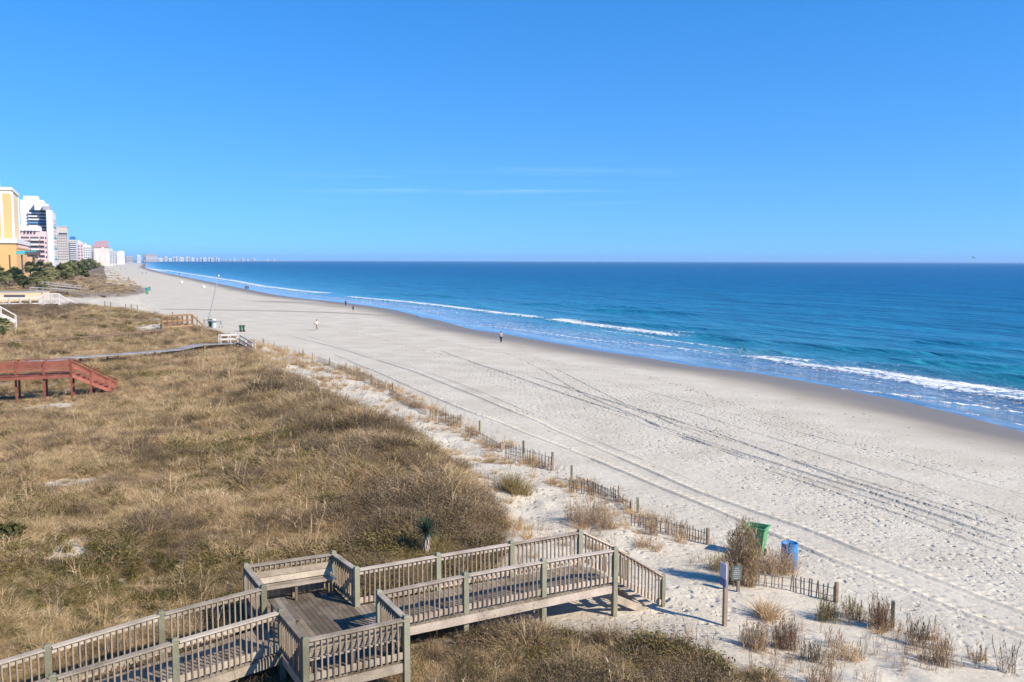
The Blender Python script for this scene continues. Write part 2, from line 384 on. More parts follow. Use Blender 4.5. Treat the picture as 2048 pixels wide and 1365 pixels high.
M['rose'] = simple('rose_stucco', (0.45, 0.28, 0.28), 0.8, 0.05, 0.05)
M['grey_wall'] = simple('grey_concrete', (0.36, 0.35, 0.36), 0.8, 0.05, 0.05)
M['blue_roof'] = simple('blue_metal_roof', (0.02, 0.12, 0.30), 0.4, 0.08, 0.3)
M['teal'] = simple('teal_awning', (0.05, 0.33, 0.36), 0.5, 0.08, 0.5)
M['dark_roof'] = simple('dark_roof', (0.10, 0.09, 0.09), 0.7, 0.1, 0.5)
M['glass'] = simple('window_glass', (0.05, 0.07, 0.10), 0.12, 0.2, 0.2, spec=0.5)
M['shade'] = simple('painted_recess_shade', (0.13, 0.12, 0.14), 0.8, 0.1, 0.3)  # flat dark colour that paints the shade inside balconies
M['blue_panel'] = simple('blue_balcony_panel', (0.12, 0.33, 0.55), 0.5, 0.1, 0.3)
M['green_plastic'] = simple('green_plastic', (0.11, 0.32, 0.13), 0.5, 0.15, 4, spec=0.4)
M['dark_green'] = simple('dark_green_plastic', (0.02, 0.085, 0.04), 0.5, 0.15, 4)
M['blue_plastic'] = simple('blue_plastic', (0.03, 0.21, 0.47), 0.45, 0.2, 3, spec=0.4)
M['pale_plastic'] = simple('pale_blue_plastic', (0.45, 0.60, 0.68), 0.5, 0.1, 3)
M['rubber'] = simple('black_rubber', (0.02, 0.02, 0.02), 0.8, 0.2)
M['metal'] = simple('grey_metal', (0.22, 0.23, 0.25), 0.5, 0.15, 2, metallic=0.3)
M['emblem'] = simple('pale_emblem', (0.35, 0.45, 0.36), 0.6, 0.1)
M['sign_white'] = simple('sign_face', (0.42, 0.45, 0.50), 0.5, 0.08)
M['sign_blue'] = simple('sign_blue_face', (0.05, 0.12, 0.30), 0.5, 0.1)
M['sign_dark'] = simple('sign_board', (0.10, 0.12, 0.10), 0.6, 0.2)
M['skin'] = simple('skin', (0.45, 0.27, 0.19), 0.6, 0.05)
M['hair'] = simple('dark_hair', (0.025, 0.02, 0.02), 0.6, 0.1)
M['navy'] = simple('navy_cloth', (0.02, 0.03, 0.08), 0.8, 0.1)
M['grey_cloth'] = simple('grey_cloth', (0.33, 0.32, 0.33), 0.8, 0.1)
M['white_cloth'] = simple('white_cloth', (0.8, 0.79, 0.76), 0.8, 0.05)
M['khaki'] = simple('khaki_cloth', (0.30, 0.25, 0.17), 0.8, 0.1)
M['blue_cloth'] = simple('blue_cloth', (0.05, 0.08, 0.22), 0.8, 0.1)
M['black_cloth'] = simple('black_cloth', (0.025, 0.022, 0.03), 0.8, 0.1)
M['bark'] = simple('palm_bark', (0.16, 0.12, 0.09), 0.9, 0.25, 6)
M['straw'] = plant_mat('straw_grass', [(0.21, 0.135, 0.065), (0.49, 0.34, 0.17), (0.70, 0.51, 0.285)])
M['pale_straw'] = plant_mat('pale_straw_grass', [(0.28, 0.175, 0.09), (0.50, 0.345, 0.185), (0.64, 0.47, 0.28)])
M['olive'] = plant_mat('olive_grass', [(0.12, 0.09, 0.035), (0.27, 0.21, 0.085), (0.42, 0.32, 0.145)])
M['scrub'] = plant_mat('brown_scrub', [(0.075, 0.053, 0.03), (0.17, 0.12, 0.066), (0.29, 0.205, 0.12)], trans=0.1)
M['leafy'] = plant_mat('green_scrub', [(0.04, 0.042, 0.01), (0.105, 0.095, 0.022), (0.22, 0.165, 0.045)])
M['reed'] = plant_mat('brown_reeds', [(0.20, 0.125, 0.07), (0.37, 0.25, 0.145), (0.48, 0.35, 0.22)])
M['scrub_reed'] = plant_mat('brown_bush_leaf', [(0.18, 0.115, 0.055), (0.34, 0.23, 0.12), (0.46, 0.33, 0.19)])
M['palm'] = plant_mat('palm_leaf', [(0.05, 0.065, 0.02), (0.12, 0.135, 0.045), (0.27, 0.255, 0.11)], fine=2.0)
M['oak'] = plant_mat('oak_leaf', [(0.04, 0.055, 0.018), (0.10, 0.115, 0.04), (0.20, 0.20, 0.08)], fine=2.0)
M['yucca'] = plant_mat('yucca_leaf', [(0.02, 0.045, 0.02), (0.05, 0.09, 0.045), (0.09, 0.14, 0.07)])
M['dead_leaf'] = plant_mat('dead_yucca_leaf', [(0.28, 0.20, 0.14), (0.45, 0.36, 0.27), (0.55, 0.46, 0.36)])
M['twig'] = plant_mat('grey_brush', [(0.20, 0.17, 0.15), (0.34, 0.29, 0.26), (0.42, 0.37, 0.33)], trans=0.1)

# ------------------------------------------------------------------ beach and dunes: one sheet of ground
def dist_poly(x, y, P):
    best = np.full(np.shape(x), 1e9)
    for (x0, y0), (x1, y1) in zip(P[:-1], P[1:]):
        dx, dy = x1 - x0, y1 - y0
        k = np.clip(((x - x0) * dx + (y - y0) * dy) / (dx * dx + dy * dy), 0, 1)
        best = np.minimum(best, np.hypot(x - x0 - k * dx, y - y0 - k * dy))
    return best

def track(pts):
    a = sorted(st(*on_ground(*q)[:2]) for q in pts)
    return np.array([q[0] for q in a]), np.array([q[1] for q in a])
T_MAIN = track([(560, 668), (667, 694), (792, 732), (949, 791), (1120, 866), (1400, 986), (1600, 1056), (2048, 1228), (2300, 1330)])
T_LOW = track([(655, 704), (792, 763), (949, 829), (1120, 894), (1400, 1008), (1600, 1094), (2048, 1276), (2300, 1390)])
TRACKS = [  # (line, width, depth, tread)
    (T_MAIN, 0.16, 0.085, 1), (T_LOW, 0.16, 0.08, 1),
    (track([(792, 724), (949, 778), (1120, 852), (1400, 968)]), 0.10, 0.05, 0),
    (track([(740, 690), (880, 702), (1000, 744), (1146, 794), (1342, 860), (1500, 912), (1740, 985), (2048, 1093)]), 0.16, 0.09, 0),
    (track([(1039, 747), (1268, 817), (1412, 860), (1700, 962), (2048, 1070)]), 0.15, 0.09, 0),
    (track([(960, 690), (1049, 723), (1171, 791), (1330, 858), (1480, 915)]), 0.13, 0.08, 0),
    (track([(1040, 705), (1083, 727), (1242, 804), (1400, 872)]), 0.13, 0.07, 0),
    (track([(1300, 800), (1500, 862), (1700, 925), (2048, 1040)]), 0.12, 0.06, 0),
    (track([(600, 668), (700, 700), (820, 735), (1000, 800)]), 0.12, 0.05, 0),
    (track([(1146, 801), (1342, 868), (1500, 921), (1740, 996), (2048, 1104)]), 0.10, 0.07, 0), (track([(1180, 790), (1342, 846), (1500, 893), (1740, 965), (2048, 1060)]), 0.09, 0.06, 0),
    (track([(1430, 905), (1620, 968), (1800, 1030), (2048, 1120)]), 0.11, 0.07, 0), (track([(1250, 770), (1500, 838), (1750, 905), (2048, 990)]), 0.10, 0.05, 0),
    (track([(1240, 826), (1400, 884), (1560, 936)]), 0.10, 0.06, 0),
]
rows = [-60.0]
while rows[-1] < 33000:
    s = rows[-1]
    if s < 0: st_ = 3.0
    elif s < 8: st_ = 0.6
    elif s < 55: st_ = 0.11
    elif s < 130: st_ = 0.11 + (s - 55) * 0.008
    else: st_ = s * 0.0075
    rows.append(s + st_)
rows = np.array(rows)
cols = np.concatenate([-np.geomspace(9000, 120, 40), np.arange(-118, -20, 2.0), np.arange(-20, 12, 0.5), np.arange(12, 20, 0.14), np.arange(20, 46, 0.07),
                       np.arange(46, 90, 0.3), np.geomspace(90, 400, 12)])
SS, TC = np.meshgrid(rows, cols, indexing='ij')
T0 = 67.0
shift = (tsh(SS) - T0) * sstep(600, 1500, SS)
TT = TC + shift
GX, GY = xy(SS, TT)
Z = ground(GX, GY)
D = tsh(SS) - TT; TP = TT - tfe(SS)
rut = np.zeros_like(Z)
nearm = SS < 260
for (ls, lt), w, dep, tread in TRACKS:
    l0 = np.interp(SS, ls, lt) + (vnoise(SS * 0.25, SS * 0 + 3, 5) - 0.5) * 0.25
    on = (sstep(ls[0] - 2, ls[0] + 4, SS) * (1 - sstep(ls[-1] - 8, ls[-1] + 2, SS))) * nearm
    brk = sstep(0.25, 0.5, vnoise(SS * 0.22, SS * 0 + w * 50, 8)) * 0.45 + 0.55
    q = (TT - l0) / w
    rut += on * brk * (-dep * np.exp(-q ** 4) + 0.35 * dep * np.exp(-((np.abs(q) - 1.6) / 0.5) ** 2))
    if tread:
        for off in (0.5,):
            hole = np.exp(-((TT - l0 - off) / 0.13) ** 2) * sstep(-.2, .5, np.sin(SS * 2 * math.pi / 0.5))
            hole += np.exp(-((TT - l0 - off - 0.26) / 0.10) ** 2) * sstep(0, .6, np.sin(SS * 2 * math.pi / 0.5 + 1.5)) * 0.5
            rut += -0.10 * on * hole * (SS < 75)
Z = Z + rut * (TP > -2)
# lumpy trampled sand, real relief where the mesh is fine enough
trm = sstep(-9, -2, TP) * sstep(9, 20, D) * (SS < 130) * (SS > 6)
Z = Z + trm * 0.05 * (fbm(GX * 1.9, GY * 1.9, 41, 3) - 0.5) * (1 - sstep(60, 130, SS))
tongue = [tuple(on_ground(*q)[:2]) for q in [(842, 634), (760, 630), (650, 624.5), (560, 622), (450, 620), (340, 618.5)]]
dtg = dist_poly(GX, GY, tongue) * (SS < 400) + 1e3 * (SS >= 400)
wn = (fbm(SS * 0.05, TT * 0.2, 51) - 0.5) * 5
wet = 1 - sstep(2.5, 13.5, D + wn * 0.8)
wet = np.maximum(wet, 0.85 * (1 - sstep(0.6, 3.0, dtg)))
bank = [tuple(on_ground(*q)[:2]) for q in [(842, 633), (740, 617), (640, 607), (560, 604)]]
dbk = dist_poly(GX, GY, bank) * (SS < 420) + 1e3 * (SS >= 420)
wet = np.maximum(wet, 0.55 * (1 - sstep(3, 12, dbk)))
Z = Z - 0.18 * np.exp(-(dtg / 1.6) ** 2)
sv = soft_veg(GX, GY); sv = np.where((SS > 400) | (TT < -150), (TP < -12) * 0.8, sv)
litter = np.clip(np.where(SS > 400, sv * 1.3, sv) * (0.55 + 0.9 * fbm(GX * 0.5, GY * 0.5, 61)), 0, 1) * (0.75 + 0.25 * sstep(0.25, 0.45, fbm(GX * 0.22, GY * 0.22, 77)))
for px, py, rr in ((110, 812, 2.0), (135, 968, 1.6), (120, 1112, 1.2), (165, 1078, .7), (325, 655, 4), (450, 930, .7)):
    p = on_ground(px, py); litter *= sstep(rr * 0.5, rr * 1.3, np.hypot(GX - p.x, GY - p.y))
foot = sstep(-10, -3, TP) * sstep(8, 20, D) * (0.25 + 0.75 * sstep(0.32, 0.62, fbm(SS * 0.05, TT * 0.16, 71)))
onmain = np.exp(-((TT - np.interp(SS, *T_MAIN) + 0.6) / 1.6) ** 2) * (SS < 200)
foot *= (1 - 0.75 * onmain)
stp = on_ground(1345, 1225); foot = np.maximum(foot, 1.2 * np.exp(-(np.hypot(GX - stp.x, GY - stp.y) / 4.0) ** 2))
foot = np.clip(foot, 0.05, 1.3) * (1 - 0.6 * sstep(0.3, 0.7, sv))
fade = (1 - 0.8 * sstep(60, 220, SS)) * (1 - 0.85 * wet)
land = npmesh('beach_ground', np.stack([GX, GY, Z], -1).reshape(-1, 3), grid_quads(*Z.shape)[:, ::-1], M['sand'],
              {'wet': wet.ravel(), 'litter': litter.ravel(), 'foot': foot.ravel(), 'fade': fade.ravel()})
land.name = 'beach'; land['kind'] = 'structure'
del GX, GY, Z, SS, TC, TT, D, TP, rut, wet, litter, foot, fade, sv, shift, trm, dtg, dbk, onmain

# ------------------------------------------------------------------ sea
def sea_line(pts):
    a = sorted(st(*at(px, py, WATER)[:2]) for px, py in pts)
    return np.array([q[0] for q in a]), np.array([q[1] for q in a])
rows = [-80.0]
while rows[-1] < 40000:
    s = rows[-1]; rows.append(s + (4 if s < 0 else 0.8 if s < 20 else max(0.35, s * 0.0045)))
rows = np.array(rows)
cols = np.concatenate([np.arange(-3, 1, 0.25), np.arange(1, 62, 0.26), np.arange(62, 130, 0.9), np.geomspace(130, 45000, 130)])
SS, DD = np.meshgrid(rows, cols, indexing='ij')
blend = sstep(400, 3000, DD)
base_t = tsh(SS)
TT = (base_t + DD) * (1 - blend) + (67 + DD) * blend
TT = np.maximum(TT, base_t + DD * 0.35)
X, Y = xy(SS, TT)
foam = np.zeros_like(SS); zz = np.zeros_like(SS)
wob = (fbm(SS * 0.12, SS * 0 + 1.3, 15) - 0.5) * 2.2
FOAM = [  # (pixel line, width seaward, width landward, strength, wave height)
    ([(330, 541), (420, 555), (470, 563), (520, 573), (600, 583), (662, 588)], 3.5, 2.5, 0.95, 0.25),
    ([(690, 594), (740, 599), (800, 604), (900, 615), (1000, 628), (1084, 638)], 2.6, 1.6, 1.0, 0.28),
    ([(1086, 639), (1150, 647), (1210, 655), (1290, 666), (1372, 676)], 3.4, 1.8, 1.0, 0.3),
    ([(1330, 664), (1400, 670)], 1.8, 1.0, 0.7, 0.2),
    ([(1448, 712), (1507, 716), (1594, 733), (1712, 752), (1829, 770), (1946, 789), (2048, 805), (2200, 832)], 2.6, 0.8, 1.0, 0.3),
    ([(1640, 735), (1712, 746), (1829, 763), (1946, 779), (2048, 793), (2200, 818)], 4.0, 2.8, 1.0, 0.2),
    ([(1521, 716), (1570, 720), (1624, 728)], 1.6, 1.2, 0.8, 0.15),
    ([(860, 648), (1000, 655), (1090, 667), (1180, 680), (1300, 690), (1420, 705), (1500, 717)], 1.1, 0.8, 0.78, 0.03),
    ([(1624, 771), (1703, 780), (1829, 793), (1946, 801)], 0.9, 0.6, 0.75, 0.03),
    ([(1838, 798), (1946, 811), (2048, 826), (2200, 850)], 0.9, 0.6, 0.8, 0.03),
    ([(1917, 822), (2048, 851), (2200, 885)], 0.7, 0.5, 0.7, 0.02),
    ([(940, 648), (1040, 653), (1110, 655)], 1.0, 0.8, 0.7, 0.02),
    ([(240, 531), (262, 533), (285, 536), (330, 543)], 9, 5, 0.9, 0.2),
    ([(700, 606), (790, 611), (880, 619)], 1.0, 0.8, 0.7, 0.02), ([(1290, 676), (1400, 690), (1500, 704)], 1.2, 0.8, 0.75, 0.05), ([(1180, 660), (1270, 669), (1340, 680)], 0.9, 0.7, 0.68, 0.03),
    ([(620, 597), (640, 600)], 0.8, 0.6, 0.7, 0.03), ([(500, 582), (560, 590)], 0.8, 0.6, 0.6, 0.03),
]
for pts, ws, wl, k, hgt in FOAM:
    ls, lt = sea_line(pts)
    q = TT - np.interp(SS, ls, lt) - wob * min(1, ws * 0.3)
    L_ = ls[-1] - ls[0]; e = min(6, L_ * 0.15)
    on = sstep(ls[0] - e * .4, ls[0] + e, SS) * (1 - sstep(ls[-1] - e, ls[-1] + e * .4, SS))
    prof = np.where(q > 0, np.exp(-(q / ws) ** 2), np.exp(-(q / wl) ** 2))
    foam = np.maximum(foam, on * k * prof * (0.72 + 0.5 * fbm(SS * 0.35, TT * 0.2, 19)))
    zz += on * hgt * np.where(q > 0, np.exp(-(q / (ws * 1.5)) ** 2), np.exp(-(q / (wl * 0.8)) ** 2))
SWELL = [  # unbroken swells: (pixel line, height, half width)
    ([(1600, 722), (1697, 730), (1843, 744), (2048, 760), (2250, 778)], 0.55, 1.5), ([(1700, 715), (1829, 725), (2048, 741), (2250, 757)], 0.5, 1.7),
    ([(1448, 700), (1520, 704), (1600, 712)], 0.45, 1.2), ([(1380, 668), (1460, 680), (1520, 690)], 0.5, 1.2), ([(850, 607), (930, 613), (1010, 622)], 0.35, 1.2),
    ([(1160, 619), (1260, 624), (1420, 632)], 0.5, 2.0), ([(1500, 680), (1700, 700), (1900, 712), (2100, 722)], 0.4, 2.0), ([(1100, 640), (1300, 652), (1480, 664)], 0.35, 1.6),
    ([(1820, 682), (1900, 686), (1990, 690)], 0.45, 2.2), ([(700, 585), (850, 592), (1000, 600)], 0.4, 2.5), ([(1000, 607), (1200, 613), (1350, 617)], 0.3, 2.5),
]
for pts, hgt, w in SWELL:
    ls, lt = sea_line(pts); q = TT - np.interp(SS, ls, lt) - wob
    e = (ls[-1] - ls[0]) * 0.3
    on = sstep(ls[0] - e * .3, ls[0] + e, SS) * (1 - sstep(ls[-1] - e, ls[-1] + e * .3, SS))
    zz += on * hgt * np.where(q > 0, np.exp(-(q / (2.2 * w)) ** 2), np.exp(-(q / w) ** 2))
out = sstep(14, 60, DD) * (1 - sstep(300, 900, DD))
zz += out * 0.55 * (fbm(SS * 0.035, TT * 0.16, 25, 3) - 0.5)
caps = np.zeros_like(SS)
swash = 1 - sstep(0, 2.5, DD)
zz = zz * (1 - swash) + swash * 0
foam = np.maximum(foam, (0.40 * sstep(2.0, 5.5, DD) * (1 - sstep(12, 24, DD)) * (SS < 900) + 0.0) * (0.6 + 0.8 * fbm(SS * .06, TT * .25, 23)))
chop = 0.012 + 0.5 * sstep(1.8, 4.5, DD) + 0.48 * sstep(8, 34, DD)
chop *= (1 - 0.2 * sstep(600, 6000, DD))
dep = np.clip(np.log10(1 + np.clip(DD, 0, None) / 4.0) / 3.0, 0, 1)
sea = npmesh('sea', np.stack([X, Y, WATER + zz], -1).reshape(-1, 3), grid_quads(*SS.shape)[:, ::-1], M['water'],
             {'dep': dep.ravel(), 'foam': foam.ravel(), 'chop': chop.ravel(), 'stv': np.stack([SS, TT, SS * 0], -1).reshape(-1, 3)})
sea['kind'] = 'structure'
del SS, DD, TT, X, Y, foam, zz, chop, dep, blend, base_t, out, caps
# ------------------------------------------------------------------ foreground boardwalk
ZR, ZD = 2.65, 1.64
PT = {k: Vector(at(px, py, ZR + 0.06)) for k, (px, py) in {
    'bl': (492, 1128), 'br': (667, 1103), 'rb0': (713, 1135), 'wb0': (527, 1171), 'wf0': (562, 1218), 'fl': (610, 1275), 'fr': (812, 1232),
    'rf0': (758, 1181), 'rb1': (876, 1107), 'rb2': (1023, 1083), 'rb3': (1160, 1060), 'rf1': (931, 1146), 'rf2': (1087, 1118), 'rf3': (1230, 1095),
    'wb1': (322, 1223), 'wb2': (95, 1290), 'wf1': (350, 1278), 'wf2': (105, 1350)}.items()}
def ext(a, b, n): return PT[b] + (PT[b] - PT[a]) * n
PT['wb3'] = ext('wb1', 'wb2', 1); PT['wf3'] = ext('wf1', 'wf2', 1)
PT['wb4'] = ext('wb1', 'wb2', 2); PT['wf4'] = ext('wf1', 'wf2', 2)
def xyv(k, z): return Vector((PT[k].x, PT[k].y, z))
mid = (PT['bl'] + PT['fr']) / 2
bw = thing('boardwalk', (mid.x, mid.y, float(ground(mid.x, mid.y))),
           'weathered wooden boardwalk with railings, bench platform and stairs down to the sand', 'boardwalk')
def post(parent, p, z0, z1, w, mat):
    m = MB(); m.box(p.x, p.y, z0, z1 - 0.03, w, w, R(28)); m.box(p.x, p.y, z1 - 0.03, z1, w, w, R(28), 0.75)
    return link('post', m, mat, parent)
for k, p in PT.items():
    post(bw, p, float(ground(p.x, p.y)) - 0.4, ZR + 0.075, 0.14, M['post'])
foot_f = on_ground(1325, 1213); foot_b = foot_f + (PT['rb3'] - PT['rf3']) * 1.0
for p in (foot_f, foot_b):
    gz = float(ground(p.x, p.y)); post(bw, p, gz - 0.3, gz + 1.02, 0.12, M['post'])
nbal = [0]; extra = MB()
def railing(a, b, za, zb, gap=0.075, new=False):
    """rail between two points at deck heights za, zb"""
    r = emp('railing', bw); mt = M['rail_new'] if new else M['rail']
    d = (b - a); d.z = 0; d.normalize(); o = d * gap
    A = Vector((a.x, a.y, 0)) + o; B = Vector((b.x, b.y, 0)) - o
    hz = ZR - ZD
    v = lambda p, z: Vector((p.x, p.y, z))
    n = Vector((d.y, -d.x, 0))
    m = MB(); m.beam(v(A, za + hz - .02), v(B, zb + hz - .02), 0.155, 0.04)
    m.beam(v(A, za + hz - .1), v(B, zb + hz - .1), 0.04, 0.115); link('handrail', m, mt, r)
    m = MB(); m.beam(v(A, za + 0.125), v(B, zb + 0.125), 0.038, 0.16); link('bottom_rail', m, mt, r)
    L = (B - A).length; k = max(2, int(L / 0.138))
    for i in range(1, k):
        q = i / k; p = A.lerp(B, q); z = za + (zb - za) * q
        p = p + n * 0.037
        m = MB() if nbal[0] < 100 else extra
        e0 = p + d * random.gauss(0, .006) + Vector((0, 0, z + .05 + random.uniform(-.02, .01))); e1 = p + d * random.gauss(0, .006) + Vector((0, 0, z + hz - .045)); m.beam(e0, e1, .036, .034)
        if m is not extra: link('baluster', m, M['baluster'], r); nbal[0] += 1
for a, b in (('fl', 'fr'), ('wf0', 'fl'), ('rf0', 'fr'), ('wf1', 'wf0'), ('rf0', 'rf1'), ('rf1', 'rf2'), ('wf2', 'wf1'), ('rf2', 'rf3'),
             ('br', 'rb0'), ('wb1', 'wb0'), ('rb0', 'rb1'), ('wb2', 'wb1'), ('rb1', 'rb2'), ('rb2', 'rb3'), ('bl', 'wb0'), ('bl', 'br'),
             ('wf3', 'wf2'), ('wb3', 'wb2'), ('wf4', 'wf3'), ('wb4', 'wb3')):
    railing(PT[a], PT[b], ZD, ZD, new=a[0] == b[0] == 'r')
gf = float(ground(foot_f.x, foot_f.y)); gb = float(ground(foot_b.x, foot_b.y))
railing(PT['rf3'], foot_f, ZD, gf, new=True); railing(PT['rb3'], foot_b, ZD, gb, new=True)
ex = link('baluster_infill', extra, M['baluster'], bw); ex['kind'] = 'stuff'

def deck(name, quad, along, zt=ZD, th=0.038, bw_=0.14, mat='deck'):
    """boards of width bw_ laid side by side along vector quad[0]->quad[1], each spanning quad[0]->quad[3]"""
    a, b, c, d = [Vector((q.x, q.y, 0)) for q in quad]
    n = max(1, int((b - a).length / bw_)); m = MB()
    for i in range(n):
        q0, q1 = (i + 0.04) / n, (i + 0.96) / n; dz = random.uniform(-.004, .004)
        p = [a.lerp(b, q0), a.lerp(b, q1), d.lerp(c, q1), d.lerp(c, q0)]
        m.hexa([(q.x, q.y, zt - th + dz) for q in p] + [(q.x, q.y, zt + dz) for q in p])
    return link(name, m, M[mat], bw)
ov = 0.06
_dW = (PT['wf0'] - PT['wf1']).normalized() * .3
deck('walkway_deck', (PT['wf4'], PT['wf0'] + _dW, PT['wb0'] + _dW, PT['wb4']), 0, ZD - .012)
_dA = (PT['rf3'] - PT['rf0']).normalized() * .3
deck('ramp_deck', (PT['rf0'] - _dA, PT['rf3'], PT['rb3'], PT['rb0'] - _dA), 0, ZD - .012)
# platform boards run parallel to the beach: front strip, middle, back strip share one deck
pl = [PT['fl'], PT['fr'], PT['br'], PT['bl']]
deck('platform_deck', pl, 0, ZD + 0.002)
for a, b in (('wf4', 'wf0'), ('wb4', 'wb0'), ('rf0', 'rf3'), ('rb0', 'rb3'), ('fl', 'fr'), ('wf0', 'fl'), ('fr', 'rf0'), ('bl', 'br'), ('bl', 'wb0'), ('br', 'rb0')):
    d = (PT[b] - PT[a]); d.z = 0; d.normalize()
    m = MB(); m.beam(xyv(a, ZD - .16) + d * .07, xyv(b, ZD - .17) - d * .07, 0.04, 0.22); link('rim_joist', m, M['rail_new'] if a[0] == 'r' else M['rail'], bw)
# stairs
sa, sb = PT['rf3'], PT['rb3']
nst = 5
for i in range(1, nst):
    q = i / nst
    p0 = xyv('rf3', 0).lerp(Vector((foot_f.x, foot_f.y, 0)), q * 0.86); p1 = xyv('rb3', 0).lerp(Vector((foot_b.x, foot_b.y, 0)), q * 0.86)
    z = ZD + (gf - ZD) * q
    dd = (p1 - p0).normalized()
    m = MB(); m.beam(p0 - dd * .02 + Vector((0, 0, z)), p1 + dd * .02 + Vector((0, 0, z)), 0.27, 0.045); link('stair_tread', m, M['rail'], bw)
for k, fo in (('rf3', foot_f), ('rb3', foot_b)):
    m = MB(); ii = (sb - sa) * (.05 if k == 'rf3' else -.05); ii.z = 0; m.beam(xyv(k, ZD - 0.46) + ii, Vector((fo.x, fo.y, gf - 0.36)) + ii, 0.04, 0.22); link('stringer', m, M['rail'], bw)
# benches fixed to the platform
def bench(a, b, inward, back=True, sh=.45, mt='rail'):
    r = emp('bench', bw); d = (b - a).normalized(); o = inward.normalized()
    for i in range(3):
        p = o * (0.16 + 0.14 * i); m = MB(); m.beam(a + p + Vector((0, 0, ZD + sh)), b + p + Vector((0, 0, ZD + sh)), 0.135, 0.038); link('seat_board', m, M[mt], r)
    if back:
        for i in range(2):
            p = o * (0.13 - 0.05 * i) + Vector((0, 0, ZD + .58 + .165 * i))
            e = Vector((-o.x * .3, -o.y * .3, .95)).normalized()
            m = MB(); A, B = a + p, b + p; t = o * .019
            h = e * .078
            m.hexa([A - h - t, B - h - t, B - h + t, A - h + t, A + h - t, B + h - t, B + h + t, A + h + t]); link('back_board', m, M['rail'], r)
    for q in (0.06, 0.5, 0.94):
        for k in (.16, .44):
            p = a.lerp(b, q) + o * k; m = MB(); m.box(p.x, p.y, ZD, ZD + sh - .02, .06, .06, R(28)); link('leg', m, M['baluster'], r)
def flat(k): return Vector((PT[k].x, PT[k].y, 0))
ins = (flat('fl') - flat('bl')).normalized()
dA = (flat('br') - flat('bl')).normalized()
bench(flat('bl') + dA * .1 + ins * .05, flat('br') - dA * .1 + ins * .05, ins)
bench(flat('fl') + dA * .1 - ins * .05, flat('fr') - dA * .1 - ins * .05, -ins)
wmid = (flat('wf0') - flat('wb0'))
bench(flat('wb0') - wmid * 0.05 + dA * .04, flat('wb0') + wmid * 0.85 + dA * .04, dA, back=False, sh=.62, mt='deck')

# ------------------------------------------------------------------ signs
p = on_ground(1449, 1252)
sg = thing('sign_post', p, 'tall wooden sign post with a narrow grey and blue board, beside the stair foot', 'sign')
m = MB(); m.box(p.x, p.y, p.z - .3, p.z + 1.92, .11, .11, R(20)); link('post', m, M['baluster'], sg)
ax = Vector((-0.33, 0.94, 0)); nn = Vector((-.94, -.33, 0))
def panel(parent, name, c, ax, nn, w, z0, z1, th, mat):
    m = MB(); c = Vector((c.x, c.y, 0)); a, b, t = c - ax * w / 2, c + ax * w / 2, nn * th / 2
    m.hexa([tuple(q) for q in (a - t + Vector((0, 0, z0)), b - t + Vector((0, 0, z0)), b + t + Vector((0, 0, z0)), a + t + Vector((0, 0, z0)),
                               a - t + Vector((0, 0, z1)), b - t + Vector((0, 0, z1)), b + t + Vector((0, 0, z1)), a + t + Vector((0, 0, z1)))])
    return link(name, m, mat, parent)
cpos = p + nn * .085
panel(sg, 'sign_board', cpos, ax, nn, .34, p.z + 1.45, p.z + 1.9, .03, M['sign_white'])
panel(sg, 'blue_board', cpos + nn * .002, ax, nn, .30, p.z + 1.22, p.z + 1.44, .03, M['sign_blue'])
p2 = on_ground(1476, 1184)
rs = thing('rules_sign', p2, 'small dark board with rows of white lettering half hidden in the brown bush', 'sign')
m = MB(); m.box(p2.x, p2.y, p2.z - .2, p2.z + .92, .09, .09, R(10)); link('post', m, M['baluster'], rs)
fx, fn = Vector((.97, .2, 0)), Vector((.2, -.97, 0))
bc = p2 + fn * .07 + fx * -.10
panel(rs, 'board', bc, fx, fn, .36, p2.z + .42, p2.z + .90, .025, M['sign_dark'])
tl = MB()
for i in range(6):
    z = p2.z + .82 - i * .066; w = (.14, .2, .24, .24, .25, .22)[i]; c = Vector((bc.x, bc.y, 0)) + fn * .0155 - fx * (.0)
    a, b = c - fx * w / 2, c + fx * w / 2
    tl.beam(a + Vector((0, 0, z)), b + Vector((0, 0, z)), .004, .024)
link('lettering', tl, M['grey_wood'], rs)

